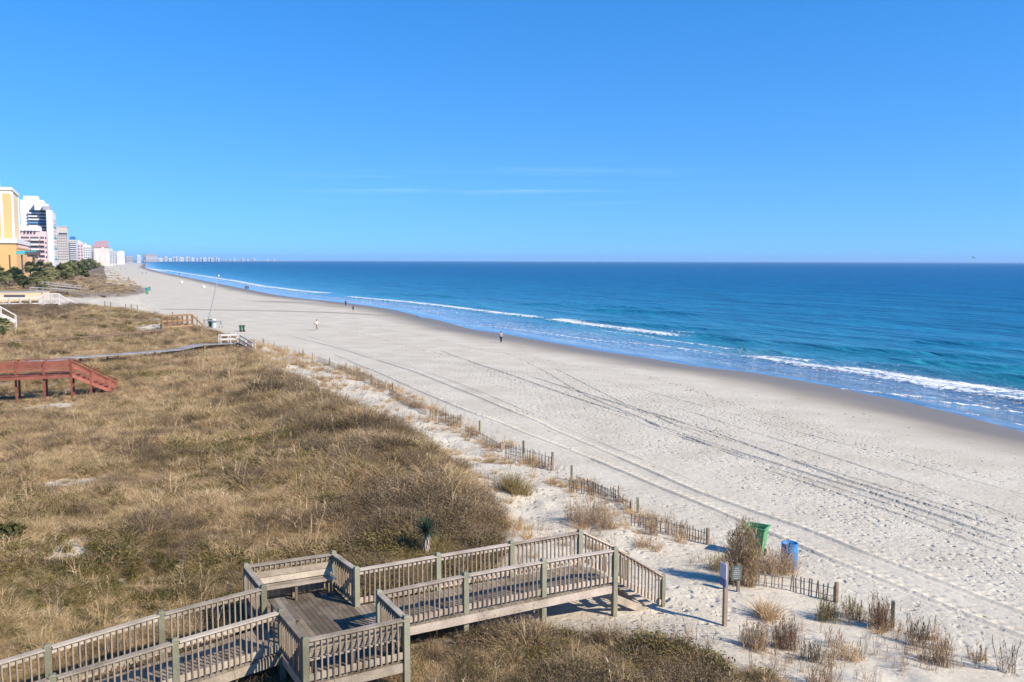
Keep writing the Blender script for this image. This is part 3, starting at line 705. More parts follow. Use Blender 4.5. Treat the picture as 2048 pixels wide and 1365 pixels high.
# ------------------------------------------------------------------ bins and barrel
def make_cart(name, loc, rz, label, group=None, w=0.72, d=0.80, h=1.10, mat='green_plastic', lid=True):
    o = thing(name, loc, label, 'bin', group, rz)
    m = MB(); t = .03; prof = [(0.0, .62), (0.15, .66), (0.9, .93), (1.0, 1.0)]
    def ring(k, z, inset=0): a, b = w / 2 * k - inset, d / 2 * k - inset; return [(-a, -b, z), (a, -b, z), (a, b, z), (-a, b, z)]
    vs = []; 
    for q, k in prof: vs += ring(k, q * h + .06)
    for q, k in prof[::-1]: vs += ring(k, max(q * h + .06, .12) , t)
    fs = []
    for i in range(len(prof) * 2 - 1):
        for j in range(4): fs.append((i * 4 + j, i * 4 + (j + 1) % 4, i * 4 + 4 + (j + 1) % 4, i * 4 + 4 + j))
    fs += [(3, 2, 1, 0), tuple(range(len(vs) - 4, len(vs)))]
    m.add(vs, fs); link('body', m, M[mat], o, False)
    m = MB()
    for a in ((-w / 2 - .02, w / 2 + .02),):
        for y in (-d / 2 - .012, d / 2 + .012): m.beam((a[0], y, h + .03), (a[1], y, h + .03), .03, .055)
        for x in (-w / 2 - .012, w / 2 + .012): m.beam((x, -d / 2 - .027, h + .03), (x, d / 2 + .027, h + .03), .03, .055)
    link('rim', m, M[mat], o, False)
    if lid:
        m = MB(); m.hexa([(w / 2 + .04, -d / 2 - .02, .34), (w / 2 + .06, -d / 2 - .02, .34), (w / 2 + .06, d / 2 + .02, .34), (w / 2 + .04, d / 2 + .02, .34),
                          (w / 2 + .05, -d / 2 - .02, h + .03), (w / 2 + .09, -d / 2 - .02, h + .03), (w / 2 + .09, d / 2 + .02, h + .03), (w / 2 + .05, d / 2 + .02, h + .03)])
        link('lid', m, M['dark_green'], o, False)
    for y in (-.26, .26):
        m = MB(); m.tube((w / 2 * .62, y - .04, .13), (w / 2 * .62, y + .04, .13), .13, n=16); link('wheel', m, M['rubber'], o, False)
    if group is None and mat == 'green_plastic':
      m = MB(); m.tube((-w / 2 * .88, 0, .86), (-w / 2 * .88 - .03, 0, .86), .085, n=20); link('emblem', m, M['emblem'], o, False)
    return o
p = on_ground(1512, 1112)
make_cart('wheeled_bin', p, R(58), 'green wheeled bin with its lid open, standing behind the big brown bush', lid=False)
p = on_ground(1578, 1135)
o = thing('plastic_barrel', p, 'open blue plastic barrel standing right of the green bin', 'barrel')
prof = [(.0, 0), (.26, 0), (.285, .04), (.29, .25), (.30, .27), (.30, .31), (.29, .33), (.29, .58), (.30, .60), (.30, .64), (.29, .66), (.285, .82), (.27, .86), (.285, .88), (.285, .91), (.255, .91), (.255, .2), (.0, .18)]
m = MB(); m.lathe(prof, n=28); link('body', m, M['blue_plastic'], o, False, True)
m = MB(); m.lathe([(.284, .885), (.297, .885), (.297, .912), (.284, .912)], n=28); link('rim', m, M['blue_plastic'], o, False, True)
# distant bins
p = on_ground(421, 655); make_cart('wheeled_bin', p, R(20), 'green wheeled bin at the foot of the leaning pole', None, .85, .85, 1.25, 'dark_green', False)
for i, (px, lab) in enumerate(((481, 'dark green bin behind the white stair rail, nearer the dune'), (487, 'dark green bin behind the white stair rail, on its sand side'))):
    p = on_ground(px, 664); make_cart('wheeled_bin', p, R(20), lab, 'bins behind the white stair', .42, .5, .95, 'dark_green', False)
p = on_ground(294, 586)
o = thing('plastic_barrel', p, 'far blue barrel at the tip of the grey brush by the beach access', 'barrel'); m = MB(); m.lathe([(r * 1.6, z * 1.9) for r, z in prof], n=14); link('body', m, M['blue_plastic'], o, False)
p = on_ground(293.5, 588.5); make_cart('wheeled_bin', p, R(10), 'far green bin in front of the far blue barrel', 'far bins by the access', .9, .9, 1.3, 'green_plastic', False)
p = on_ground(299, 581.5); make_cart('wheeled_bin', p, R(10), 'far green bin standing out on the open sand', 'far bins by the access', .9, .9, 1.3, 'green_plastic', False)
# leaning pole, its bar and the pale drum beside it
p = on_ground(414, 650); top = Vector(pos(437, 552, p.y + 6))
o = thing('leaning_pole', p, 'very tall thin pole leaning to the right beside the green bin', 'pole')
m = MB(); m.tube(p + Vector((0, 0, -.3)), top, .11, .07, 8); link('shaft', m, M['metal'], o)
m = MB(); m.lathe([(0, -.2), (.14, -.12), (.2, 0), (.14, .12), (0, .2)], tuple(top), 10); link('tip', m, M['white'], o)
p = on_ground(428, 656)
o = thing('plastic_drum', p, 'pale blue drum with a white dome top beside the pole', 'drum')
m = MB(); m.lathe([(0, 0), (.33, 0), (.36, .1), (.36, .8), (.33, .9), (0, .9)], n=16); link('body', m, M['pale_plastic'], o, False)
m = MB(); m.lathe([(.36, .9), (.42, 1.02), (.36, 1.3), (.2, 1.45), (0, 1.5)], n=16); link('dome', m, M['white'], o, False, True)
a = on_ground(404, 657); b = on_ground(440, 657)
o = thing('metal_beam', a, 'long grey bar lying level on short stands behind the bin and drum', 'beam')
m = MB(); m.beam(a + Vector((0, 0.8, 1.25)), b + Vector((0, 0.8, 1.05)), .22, .16); link('bar', m, M['metal'], o)
for q in (.04, .96):
    w = a.lerp(b, q); m = MB(); m.beam(w + Vector((-.3, .8, -.1)), w + Vector((0, .8, 1.1)), .06, .06); m.beam(w + Vector((.3, .8, -.1)), w + Vector((0, .8, 1.1)), .06, .06); link('stand', m, M['metal'], o)

# ------------------------------------------------------------------ sand fences and posts
def sand_fence(pts, h, label, group='slatted sand fences', endpost=True, tilt=0.0, n_m=8.5, lone=()):
    P = [on_ground(*q) for q in pts]
    o = thing('sand_fence', P[0], label, 'fence', group)
    m = MB()
    for A, B in zip(P[:-1], P[1:]):
        L = (B - A).length; k = max(3, int(L * n_m))
        for i in range(k):
            q = A.lerp(B, (i + random.uniform(.3, .7)) / k)
            if random.random() < .06: continue
            gz = float(ground(q.x, q.y)); hh = h * random.uniform(.86, 1.08)
            lean = Vector((random.gauss(0, .03) + tilt, random.gauss(0, .02), 0))
            w = Vector((B - A)).normalized() * .02; t = Vector((0, .006, 0)); b0 = Vector((q.x, q.y, gz - .15)); b1 = Vector((q.x, q.y, gz + hh)) + lean
            m.hexa([b0 - w - t, b0 + w - t, b0 + w + t, b0 - w + t, b1 - w - t, b1 + w - t, b1 + w + t, b1 - w + t])
    link('slat_panel', m, M['fence'], o)
    m = MB()
    for A, B in zip(P[:-1], P[1:]):
        for q in (.3, .78):
            m.beam(A + Vector((0, -.012, h * q)), B + Vector((0, -.012, h * q)), .012, .018)
    link('wire', m, M['metal'], o)
    if endpost:
        q = P[-1]; m = MB(); m.box(q.x, q.y, q.z - .3, q.z + h * 1.18, .1, .1, .4); link('post', m, M['fence'], o)
sand_fence([(1508, 1172), (1590, 1184), (1672, 1204)], .55, 'slatted sand fence below the blue barrel, running out of the big bush')
sand_fence([(1261, 1052), (1340, 1068), (1415, 1089)], .55, 'half buried slatted fence ending at a post left of the green bin')
sand_fence([(1009, 915), (1060, 927), (1105, 941)], .82, 'upright slatted fence with clear gaps above the round olive tuft')
sand_fence([(1136, 982), (1190, 992), (1238, 1004)], .62, 'slatted fence grown through by straw behind the brown scrub')
sand_fence([(858, 838), (890, 847), (922, 856)], .75, 'slatted fence in the middle of the straw strip, far side of the tall lone post')
sand_fence([(714, 756), (742, 768), (772, 782)], .75, 'farthest slatted sand fence along the dune edge')
sand_fence([(930, 866), (968, 884), (1003, 905)], .5, 'low slatted fence mostly hidden in straw left of the upright fence')
sand_fence([(778, 790), (815, 808), (852, 830)], .5, 'low slatted fence buried in straw between the two far fences')
sand_fence([(636, 722), (675, 738), (711, 754)], .5, 'low far slatted fence reaching back toward the white stair')
sand_fence([(1150, 966), (1200, 985), (1262, 1022)], .4, 'low slats behind the straw, joining the two lone posts')
sand_fence([(1835, 1318), (1900, 1330), (1965, 1340)], .14, 'row of buried slat tips poking from sand near the picture corner', endpost=False, n_m=4.5)
def lone(px, py, h, label, group=None, w=.11):
    p = on_ground(px, py); o = thing('fence_post', p, label, 'post', group)
    m = MB(); m.box(p.x, p.y, p.z - .3, p.z + h - .02, w, w, .4 + px); m.box(p.x, p.y, p.z + h - .02, p.z + h, w, w, .4 + px, .7); link('shaft', m, M['post'] if px > 900 else M['fence'], o)
lone(1047, 907, .75, 'wooden post rising just behind the upright slatted fence')
lone(1143, 962, .80, 'wooden post at the left end of the straw grown fence')
lone(1275, 1026, .68, 'short wooden post standing alone above the half buried fence')
lone(1785, 1256, .85, 'weathered post among dense brown stalks by the tyre tracks')
lone(960, 868, .85, 'lone post beside the tyre tracks past the middle slatted fence')
lone(786, 784, .75, 'stout dark post at the end of the farthest slatted fence')
lone(744, 768, .85, 'tall thin post inside the farthest slatted fence')
GP = 'small far fence posts along the dune'
for q in ((693, 741), (660, 731), (625, 721), (606, 714), (575, 706), (548, 697), (527, 690)):
    lone(q[0], q[1], .8, 'small far post in the straw line past the farthest slatted fence', GP, .12)
for q, l in (((346, 640), 'dark post on the dune edge above the tan platform'), ((395, 650), 'dark post right of the tan platform stair')):
    lone(q[0], q[1], 1.4, l, None, .2)
for q in ((252, 620), (263, 621), (275, 622), (210, 614), (222, 616)):
    lone(q[0], q[1], 1.2, 'tiny post edging the sandy beach access', 'tiny posts edging the beach access', .16)

# ------------------------------------------------------------------ other boardwalks
def gz(p): return float(ground(p.x, p.y))
# red stained boardwalk
zr, zd = 3.4, 2.4
A3 = [Vector(at(px, py, zr)) for px, py in ((-90, 731), (-26, 727.5), (30, 724.5), (86, 723.5), (141, 722))]
backv = Vector((-0.35, 0.93, 0)) * 1.5
rb = thing('red_boardwalk', (A3[3].x, A3[3].y, gz(A3[3])), 'red stained boardwalk on tall posts with a stair into the grass', 'boardwalk')
endf = on_ground(233, 785)
for off in (Vector((0, 0, 0)), backv):
    for p in A3:
        q = p + off; m = MB(); m.box(q.x, q.y, gz(q) - .3, zr - .02, .14, .14, .4); link('post', m, M['red'], rb)
    r = emp('railing', rb)
    for z, hh, nm in ((zr, .045, 'handrail'), (zr - .33, .28, 'rail_board'), (zr - .70, .1, 'rail_board')):
        m = MB()
        for a, b in zip(A3[:-1], A3[1:]): m.beam(Vector((a.x, a.y, z)) + off, Vector((b.x, b.y, z)) + off, .2 if hh < .05 else .05, hh)
        link(nm, m, M['red'], r)
    r = emp('railing', rb); e = endf + off
    for z, hh, nm in ((0, .05, 'handrail'), (-.35, .3, 'rail_board')):
        m = MB(); m.beam(Vector((A3[4].x, A3[4].y, zr + z)) + off, Vector((e.x, e.y, gz(e) + .75 + z)), .18 if hh < .06 else .05, hh); link(nm, m, M['red'], r)
    for q in (.42, .85):
        w = Vector((A3[4].x, A3[4].y, 0)).lerp(Vector((endf.x, endf.y, 0)), q) + off; zt = zr + (gz(e) + .75 - zr) * q
        m = MB(); m.box(w.x, w.y, gz(w) - .3, zt - .02, .16, .16, .4); link('post', m, M['red'], rb)
    m = MB(); m.beam(Vector((A3[4].x, A3[4].y, zd - .1)) + off, Vector((e.x, e.y, gz(e) - .1)), .05, .26); link('stringer', m, M['red'], rb)
    m = MB(); m.beam(Vector((A3[0].x, A3[0].y, zd - .2)) + off, Vector((A3[4].x, A3[4].y, zd - .16)) + off, .05, .22); link('rim_joist', m, M['red'], rb)
m = MB(); n = 60
for i in range(n):
    a = A3[0].lerp(A3[4], (i + .05) / n); b = A3[0].lerp(A3[4], (i + .95) / n)
    m.hexa([(a.x, a.y, zd - .04), (b.x, b.y, zd - .04), (b.x + backv.x, b.y + backv.y, zd - .04), (a.x + backv.x, a.y + backv.y, zd - .04),
            (a.x, a.y, zd), (b.x, b.y, zd), (b.x + backv.x, b.y + backv.y, zd), (a.x + backv.x, a.y + backv.y, zd)])
link('deck', m, M['red'], rb)
for i in range(1, 8):
    q = i / 8; w = Vector((A3[4].x, A3[4].y, 0)).lerp(Vector((endf.x, endf.y, 0)), q); z = zd + (gz(endf) - zd) * q
    m = MB(); m.beam(Vector((w.x, w.y, z)), Vector((w.x, w.y, z)) + backv, .27, .045); link('stair_tread', m, M['red'], rb)

def path_deck(pts, z_above, wid, mat, root, name='deck', z_abs=None):
    P = []
    for q in pts:
        p = on_ground(q[0], q[1], z_above); P.append(Vector((p.x, p.y, gz(p) + z_above)))
    zs = [p.z for p in P]
    P = [Vector((p.x, p.y, (zs[max(0, i - 1)] + zs[i] + zs[min(len(P) - 1, i + 1)]) / 3)) for i, p in enumerate(P)]
    m = MB()
    for a, b in zip(P[:-1], P[1:]):
        L = (b - a).length; n = max(2, int(L / .3))
        for i in range(n):
            m.beam(a.lerp(b, (i + .04) / n), a.lerp(b, (i + .96) / n), wid, .06)
    link(name, m, M[mat], root); return P
# grey path ending in a white railed stair
p0 = on_ground(465, 690)
gb_ = thing('grey_boardwalk', p0, 'low grey plank boardwalk ending in a stair with white railings', 'boardwalk')
P = path_deck([(40, 724), (150, 717), (225, 711), (300, 705), (350, 698), (400, 691), (440, 688), (478, 687)], .75, 1.5, 'grey_wood', gb_)
for p in P[1:]:
    for dx in (-.6, .6):
        m = MB(); m.box(p.x + dx * .4, p.y + dx, gz(p) - .3, p.z - .04, .14, .14); link('post', m, M['fence'], gb_)
e = P[-1]; zt = e.z + 1.0
la = Vector((.88, .47, 0)); bk = Vector((-.47, .88, 0)) * 1.4
end = on_ground(511, 706)
for off in (Vector((0, 0, 0)), bk):
    s0 = e - la * 2.2 + off - bk * .5; s1 = e + off - bk * .5; s2 = Vector((end.x, end.y, end.z)) + off
    r = emp('railing', gb_)
    for w in (s0, s0.lerp(s1, .5), s1): m = MB(); m.box(w.x, w.y, gz(w) - .2 if w is not s0 else e.z, zt, .1, .1, .4); link('post', m, M['white'], r)
    for q in (.55, 1.0):
        w = s1.lerp(s2, q); m = MB(); m.box(w.x, w.y, gz(w) - .2, zt + (s2.z + 1.0 - zt) * q, .1, .1, .4); link('post', m, M['white'], r)
    for dz in (0, -.5):
        m = MB(); m.beam(Vector((s0.x, s0.y, zt + dz)), Vector((s1.x, s1.y, zt + dz)), .09, .1); m.beam(Vector((s1.x, s1.y, zt + dz)), Vector((s2.x, s2.y, s2.z + 1.0 + dz)), .09, .1); link('handrail', m, M['white'], r)
    m = MB(); m.beam(Vector((s1.x, s1.y, e.z - .1)), Vector((s2.x, s2.y, s2.z)), .05, .25); link('stringer', m, M['grey_wood'], gb_)
for i in range(1, 6):
    w = (e - bk * .5).lerp(Vector((end.x, end.y, end.z)), i / 6); m = MB(); m.beam(w, w + bk, .3, .05); link('stair_tread', m, M['grey_wood'], gb_)
# tan platform with long low walk
p0 = on_ground(370, 660)
tb = thing('tan_boardwalk', p0, 'low brown boardwalk ending in a tan railed platform near the leaning pole', 'boardwalk')
path_deck([(-60, 691), (0, 687), (70, 681), (150, 674), (235, 668), (325, 661)], .75, 1.6, 'tan_wood', tb)
q0 = on_ground(325, 662); q1 = on_ground(386, 659); zb_ = max(gz(q0), gz(q1)) + .3; zt = zb_ + 1.7
perp = Vector((-.4, .9, 0)) * 2.2; q2 = on_ground(409, 661)
m = MB(); m.hexa([(q0.x, q0.y, zb_ - .1), (q1.x, q1.y, zb_ - .1), (q1.x + perp.x, q1.y + perp.y, zb_ - .1), (q0.x + perp.x, q0.y + perp.y, zb_ - .1),
                  (q0.x, q0.y, zb_), (q1.x, q1.y, zb_), (q1.x + perp.x, q1.y + perp.y, zb_), (q0.x + perp.x, q0.y + perp.y, zb_)]); link('deck', m, M['tan_wood'], tb)
for off in (Vector((0, 0, 0)), perp):
    r = emp('railing', tb)
    for i in range(7):
        w = q0.lerp(q1, i / 6) + off; m = MB(); m.box(w.x, w.y, gz(w) - .2, zt, .16, .16); link('post', m, M['tan_wood'], r)
    for dz, hh in ((0, .16), (-.75, .12), (-1.5, .2)):
        m = MB(); m.beam(Vector((q0.x, q0.y, zt + dz)) + off, Vector((q1.x, q1.y, zt + dz)) + off, .12, hh); link('rail_board', m, M['tan_wood'], r)
    m = MB(); m.beam(Vector((q1.x, q1.y, zt)) + off, Vector((q2.x, q2.y, gz(q2) + .6)) + off, .12, .2); link('stair_rail', m, M['tan_wood'], tb)
    m = MB(); m.beam(Vector((q1.x, q1.y, zb_)) + off, Vector((q2.x, q2.y, gz(q2))) + off, .08, .3); link('stringer', m, M['tan_wood'], tb)
for i in range(4):
    w = q0.lerp(q1, .06 + i * .12) + perp * .75; m = MB(); m.box(w.x, w.y, zb_, zb_ + .5, .9, .5, .45); link('bench_seat', m, M['tan_wood'], tb)
# white boardwalk by the palms
p0 = on_ground(80, 612)
wb = thing('white_boardwalk', p0, 'white railed boardwalk rising over the dune below the palms', 'boardwalk')
yy = p0.y
def wp(px, py): return Vector(pos(px, py, yy + (px - 80) * .06))
tops = [(-60, 598), (-20, 597), (18, 596.5), (40, 596.5), (60, 596.5), (78, 596), (88, 588), (102, 588), (117, 588)]
zl = 2.6
r = emp('railing', wb)
for dz, hh in ((0, .28), (-1.15, .22), (-2.0, .45)):
    m = MB()
    for a, b in zip(tops[:5], tops[1:6]): m.beam(wp(*a) + Vector((0, 0, dz)), wp(*b) + Vector((0, 0, dz)), .2, hh)
    link('rail_board', m, M['white'], r)
for a in tops[:6]:
    w = wp(*a); m = MB(); m.box(w.x, w.y, gz(w) - .2, w.z + .1, .28, .28); link('post', m, M['white'], r)
for a, b in ((wp(78, 596), wp(88, 588)), (wp(88, 588), wp(102, 588)), (wp(102, 588), wp(117, 588)), (wp(117, 588), wp(133, 598)), (wp(133, 598), wp(160, 610))):
    r = emp('railing', wb)
    for dz, hh in ((0, .22), (-1.1, .12), (-2.0, .2)):
        m = MB(); m.beam(a + Vector((0, 0, dz)), b + Vector((0, 0, dz)), .15, hh); link('rail_board', m, M['white'], r)
    n = 9; m = MB()
    for i in range(n):
        w = a.lerp(b, i / n); m.box(w.x, w.y, w.z - 2.1, w.z, .07, .07)
    link('baluster_infill', m, M['white'], r)
    m = MB(); m.box(a.x, a.y, min(gz(a), a.z - 2.2) - .2, a.z + .1, .25, .25); link('post', m, M['white'], r)
m = MB()
for a, b in zip(tops[:-1], tops[1:]):
    m.beam(wp(*a) + Vector((0, 1.5, -2.1)), wp(*b) + Vector((0, 1.5, -2.1)), 2.0, .1)
link('deck', m, M['grey_wood'], wb)
m = MB(); m.beam(wp(117, 588) + Vector((0, 1.2, -2.2)), wp(160, 610) + Vector((0, 1.2, -1.6)), 2.0, .15); link('stair', m, M['grey_wood'], wb)
# white stair rail at the frame edge
a = Vector(pos(-40, 592, 118)); b = Vector(pos(32, 632, 124))
o = thing('white_stair', (a.x, a.y, gz(a)), 'white stair rail sloping down at the left edge beside a small palm', 'stairs')
m = MB(); m.beam(a, b, .16, .16); link('handrail', m, M['white'], o)
m = MB(); m.beam(a + Vector((0, 0, -1.3)), b + Vector((0, 0, -.9)), .1, .5); link('stringer', m, M['white'], o)
m = MB(); 
for i in range(8):
    w = a.lerp(b, (i + .5) / 8); m.beam(w + Vector((0, 0, -1.1)), w + Vector((-.4, 1.6, -1.1)), .35, .06)
link('stair_tread', m, M['grey_wood'], o)
for q in (.55, .98):
    w = a.lerp(b, q); m = MB(); m.box(w.x, w.y, min(gz(w), w.z - 1) - .2, w.z, .22, .22); link('post', m, M['white'], o)
# weathered grey decks behind the palms
o0 = on_ground(110, 590)
o = thing('weathered_boardwalk', o0, 'grey weathered boardwalk with rails running behind the palms', 'boardwalk')
for k, (x0, y0, x1, y1, dY) in enumerate(((-30, 583, 130, 582, 3), (85, 564, 160, 572, 25), (60, 575, 150, 580, 12))):
    a, b = Vector(pos(x0, y0, o0.y + dY)), Vector(pos(x1, y1, o0.y + dY + 6))
    r = emp('railing', o)
    for dz in (0, -.7, -1.5):
        m = MB(); m.beam(a + Vector((0, 0, dz)), b + Vector((0, 0, dz)), .25, .16 if dz else .2); link('rail_board', m, M['grey_wood'], r)
    m = MB(); m.beam(a + Vector((-.5, 4.5, -1.1)), b + Vector((-.5, 4.5, -1.1)), 9.0, .2); link('deck', m, M['grey_wood'], r)
    for i in range(8):
        w = a.lerp(b, i / 7); m = MB(); m.box(w.x, w.y, min(gz(w), w.z - 2) - .2, w.z, .22, .22); link('post', m, M['grey_wood'], r)
a, b = Vector(pos(136, 581, o0.y)), Vector(pos(150, 589, o0.y))
m = MB(); m.beam(a, b, .15, .2); link('stair_rail', m, M['grey_wood'], o)
# low tan wall
a, b = Vector(pos(-60, 586, yy + 12)), Vector(pos(98, 586, yy + 16))
o = thing('garden_wall', (a.x, a.y, gz(a)), 'low tan garden wall behind the white boardwalk', 'wall')
m = MB(); m.beam(Vector((a.x, a.y, a.z - 1.6)), Vector((b.x, b.y, a.z - 1.6)), .4, 3.2); link('wall', m, M['pale_yellow'], o)
m = MB(); m.beam(Vector((a.x, a.y, a.z + .08)), Vector((b.x, b.y, a.z + .08)), .6, .16); link('coping', m, M['beige'], o)
for x0, x1 in ((8, 50), (84, 94)):
    p, q = Vector(pos(x0, 593, yy + 11.6)), Vector(pos(x1, 593, yy + 13.2)); m = MB(); m.beam(p, q, .3, .7 if x0 < 50 else 1.6); link('panel', m, M['dark_roof'] if x0 < 50 else M['salmon'], o)
# ------------------------------------------------------------------ people
def skin_mesh(name, pts, edges, radii, mat, parent, root=0):
    me = bpy.data.meshes.new(name); me.from_pydata([tuple(p) for p in pts], edges, []); me.materials.append(mat)
    o = bpy.data.objects.new(name, me); COL.objects.link(o); o.parent = parent
    o.modifiers.new('skin', 'SKIN')
    sv = me.skin_vertices[0].data
    for i, r in enumerate(radii):
        rr = r if isinstance(r, tuple) else (r, r); sv[i].radius = rr; sv[i].use_root = (i == root)
    s = o.modifiers.new('sub', 'SUBSURF'); s.levels = 1; s.render_levels = 1
    return o
def person(px, py, rz, label, top, legs, hair='hair', stride=0.25, h=1.75, shorts=False, group=None, lean=0.0):
    p = on_ground(px, py); o = thing('person', p, label, 'person', group, rz)
    k = h / 1.75; S = stride
    # walking towards +y local; x is the body's width
    J = {'pel': (0, 0, .95), 'abd': (0, lean * .3, 1.12), 'chest': (0, lean * .7, 1.33), 'neck': (0, lean, 1.50), 'hd': (0, lean + .02, 1.64), 'crown': (0, lean + .01, 1.73),
         'shl': (-.19, lean * .8, 1.42), 'ell': (-.25, lean * .8 + S * .35, 1.16), 'wrl': (-.23, lean * .8 + S * .9 + .06, .95), 'hal': (-.22, lean * .8 + S + .07, .88),
         'shr': (.19, lean * .8, 1.42), 'elr': (.25, lean * .8 - S * .5, 1.15), 'wrr': (.24, lean * .8 - S * .6, .93), 'har': (.23, lean * .8 - S * .55, .86),
         'hil': (-.095, 0, .90), 'knl': (-.10, -S * .3, .50), 'anl': (-.10, -S * 1.05, .12), 'tol': (-.11, -S * 1.05 + .16, .04),
         'hir': (.095, 0, .90), 'knr': (.10, S * .62, .50), 'anr': (.10, S * 1.0, .09), 'tor': (.11, S * 1.0 + .18, .04)}
    rad = {'pel': (.15, .11), 'abd': (.135, .1), 'chest': (.165, .115), 'neck': .055, 'hd': (.082, .10), 'crown': (.06, .07), 'shl': .065, 'shr': .065, 'ell': .045, 'elr': .045,
           'wrl': .032, 'wrr': .032, 'hal': .035, 'har': .035, 'hil': .09, 'hir': .09, 'knl': .062, 'knr': .062, 'anl': .042, 'anr': .042, 'tol': .035, 'tor': .035}
    E = [('pel', 'abd'), ('abd', 'chest'), ('chest', 'neck'), ('neck', 'hd'), ('hd', 'crown'), ('chest', 'shl'), ('shl', 'ell'), ('ell', 'wrl'), ('wrl', 'hal'), ('chest', 'shr'), ('shr', 'elr'),
         ('elr', 'wrr'), ('wrr', 'har'), ('pel', 'hil'), ('hil', 'knl'), ('knl', 'anl'), ('anl', 'tol'), ('pel', 'hir'), ('hir', 'knr'), ('knr', 'anr'), ('anr', 'tor')]
    names = list(J); ix = {n: i for i, n in enumerate(names)}
    def build(nm, ns, mat, grow, root):
        ids = {n: i for i, n in enumerate(ns)}
        ed = [(ids[a], ids[b]) for a, b in E if a in ids and b in ids]
        rr = []
        for n in ns:
            r = rad[n]; r = r if isinstance(r, tuple) else (r, r); rr.append(tuple((q + grow) * k for q in r))
        return skin_mesh(nm, [Vector(J[n]) * k for n in ns], ed, rr, mat, o, ids[root])
    build('body', names, M['skin'], 0, 'pel')
    build('shirt', ['pel', 'abd', 'chest', 'shl', 'ell', 'shr', 'elr'], M[top], .022, 'abd')
    lg = ['pel', 'hil', 'knl', 'hir', 'knr'] + ([] if shorts else ['anl', 'anr'])
    build('trousers', lg, M[legs], .02, 'pel')
    m = MB(); m.lathe([(.0, .115), (.06, .10), (.095, .05), (.10, -.02), (.07, -.08)], (0, (lean - .01) * k, 1.69 * k), 12); link('hair', m, M[hair], o, False, True)
    return o
person(1002, 686.5, R(205), 'person in grey top and dark trousers walking alone on the wet sand', 'grey_cloth', 'navy', stride=.14, lean=-.01)
person(634, 661, R(62), 'person in a white shirt and khaki trousers striding across the dry sand', 'white_cloth', 'khaki', stride=.34, lean=.06)
person(691.5, 613, R(200), 'person in a dark jacket walking at the water edge, farther of the pair', 'navy', 'black_cloth', stride=.2)
person(706.5, 624, R(190), 'person in a blue top and shorts on the wet sand, nearer of the pair', 'blue_cloth', 'navy', stride=.18, shorts=True)
for i, (x, l) in enumerate(((491.2, 'leftmost of three dark figures together at the far water edge'), (493.8, 'middle of three dark figures together at the far water edge'), (496.3, 'rightmost of three dark figures together at the far water edge'))):
    person(x, 579.5, R(200 + 8 * i), l, 'black_cloth', 'navy', stride=.15, group='three walkers at the far water edge')
FARP = 'tiny far people on the beach'
for i, (x, y) in enumerate(((359, 551), (284.5, 548), (292.5, 548), (317, 545.5), (333, 546.5), (241, 539), (251, 539.5), (285.5, 535.5), (238.5, 528.5))):
    person(x, y, R(40 * i), 'tiny dark figure far away on the pale sand' , ('black_cloth', 'navy', 'blue_cloth')[i % 3], 'black_cloth', stride=.15, group=FARP)
person(257.5, 560, R(150), 'small figure in blue beside the far edge of the grass', 'blue_cloth', 'navy', stride=.15)
for (x, y), l in (((363.5, 567), 'larger white bundle on the far sand, well left of the pole'), ((407.5, 577), 'small white bundle on far sand, just left of the pole')):
    p = on_ground(x, y); o = thing('beach_bag', p, l, 'bag'); m = MB(); m.lathe([(0, 0), (.55, .05), (.7, .5), (.5, .95), (.15, 1.1), (0, 1.12)], n=10); link('sack', m, M['white_cloth'], o, False, True)
    m = MB(); m.tube((-.15, 0, 1.05), (0, 0, 1.4), .05); m.tube((0, 0, 1.4), (.15, 0, 1.05), .05); link('strap', m, M['white_cloth'], o, False)
# gull over the sea
p = Vector(pos(1947, 516, 260))
o = thing('gull', p, 'dark bird flying low over the horizon on the right', 'bird', None, .6)
m = MB(); m.lathe([(0, -.35), (.09, -.2), (.11, 0), (.07, .25), (0, .4)], n=10); b_ = link('body', m, M['metal'], o, False, True); b_.rotation_euler.x = R(85)
m = MB()
for sx in (-1, 1):
    vs = [(0, -.12, 0), (0, .14, 0), (sx * .45, -.02, .22), (sx * .45, .2, .22), (sx * 1.0, .12, .05), (sx * .98, .2, .05)]
    m.add(vs + [(a, b, c - .025) for a, b, c in vs], [(0, 1, 3, 2), (2, 3, 5, 4), (6, 8, 9, 7), (8, 10, 11, 9), (0, 2, 8, 6), (2, 4, 10, 8), (1, 7, 9, 3), (3, 9, 11, 5), (4, 5, 11, 10)])
link('wings', m, M['metal'], o, False)

# ------------------------------------------------------------------ hotels
U3, I3 = Vector((U[0], U[1], 0)), Vector((-V[0], -V[1], 0))   # along the shore away from us; inland
def zat(py, px, Y): return float(pos(px, py, Y)[2])
def corner(px, Y):
    q = pos(px, 520, Y); return Vector((q[0], q[1], 0))
def block(m, P, w, L, z0, z1):
    a, b, c, d = P, P + U3 * L, P + U3 * L + I3 * w, P + I3 * w
    m.hexa([(q.x, q.y, z0) for q in (a, b, c, d)] + [(q.x, q.y, z1) for q in (a, b, c, d)]); return m
def front_rect(m, P, a0, a1, z0, z1, out=.25, th=.3):
    q = P - U3 * out; return block(m, q + I3 * a0, a1 - a0, th, z0, z1)
def side_rect(m, P, l0, l1, z0, z1, out=.25, th=.3):
    q = P - I3 * out + U3 * l0; return block(m, q, th, l1 - l0, z0, z1)
def inl(px, P):   # inland offset along the front face where it meets pixel column px
    lo, hi = -5.0, 400.0
    for _ in range(50):
        md = (lo + hi) / 2; q = P + I3 * md; d = q.y * c_ + (H - 15) * s_
        (lo, hi) = (md, hi) if CX + F * q.x / d > px else (lo, md)
    return lo
def window(o, P, mb, mat='glass', name='window'): return link(name, mb, M[mat], o)
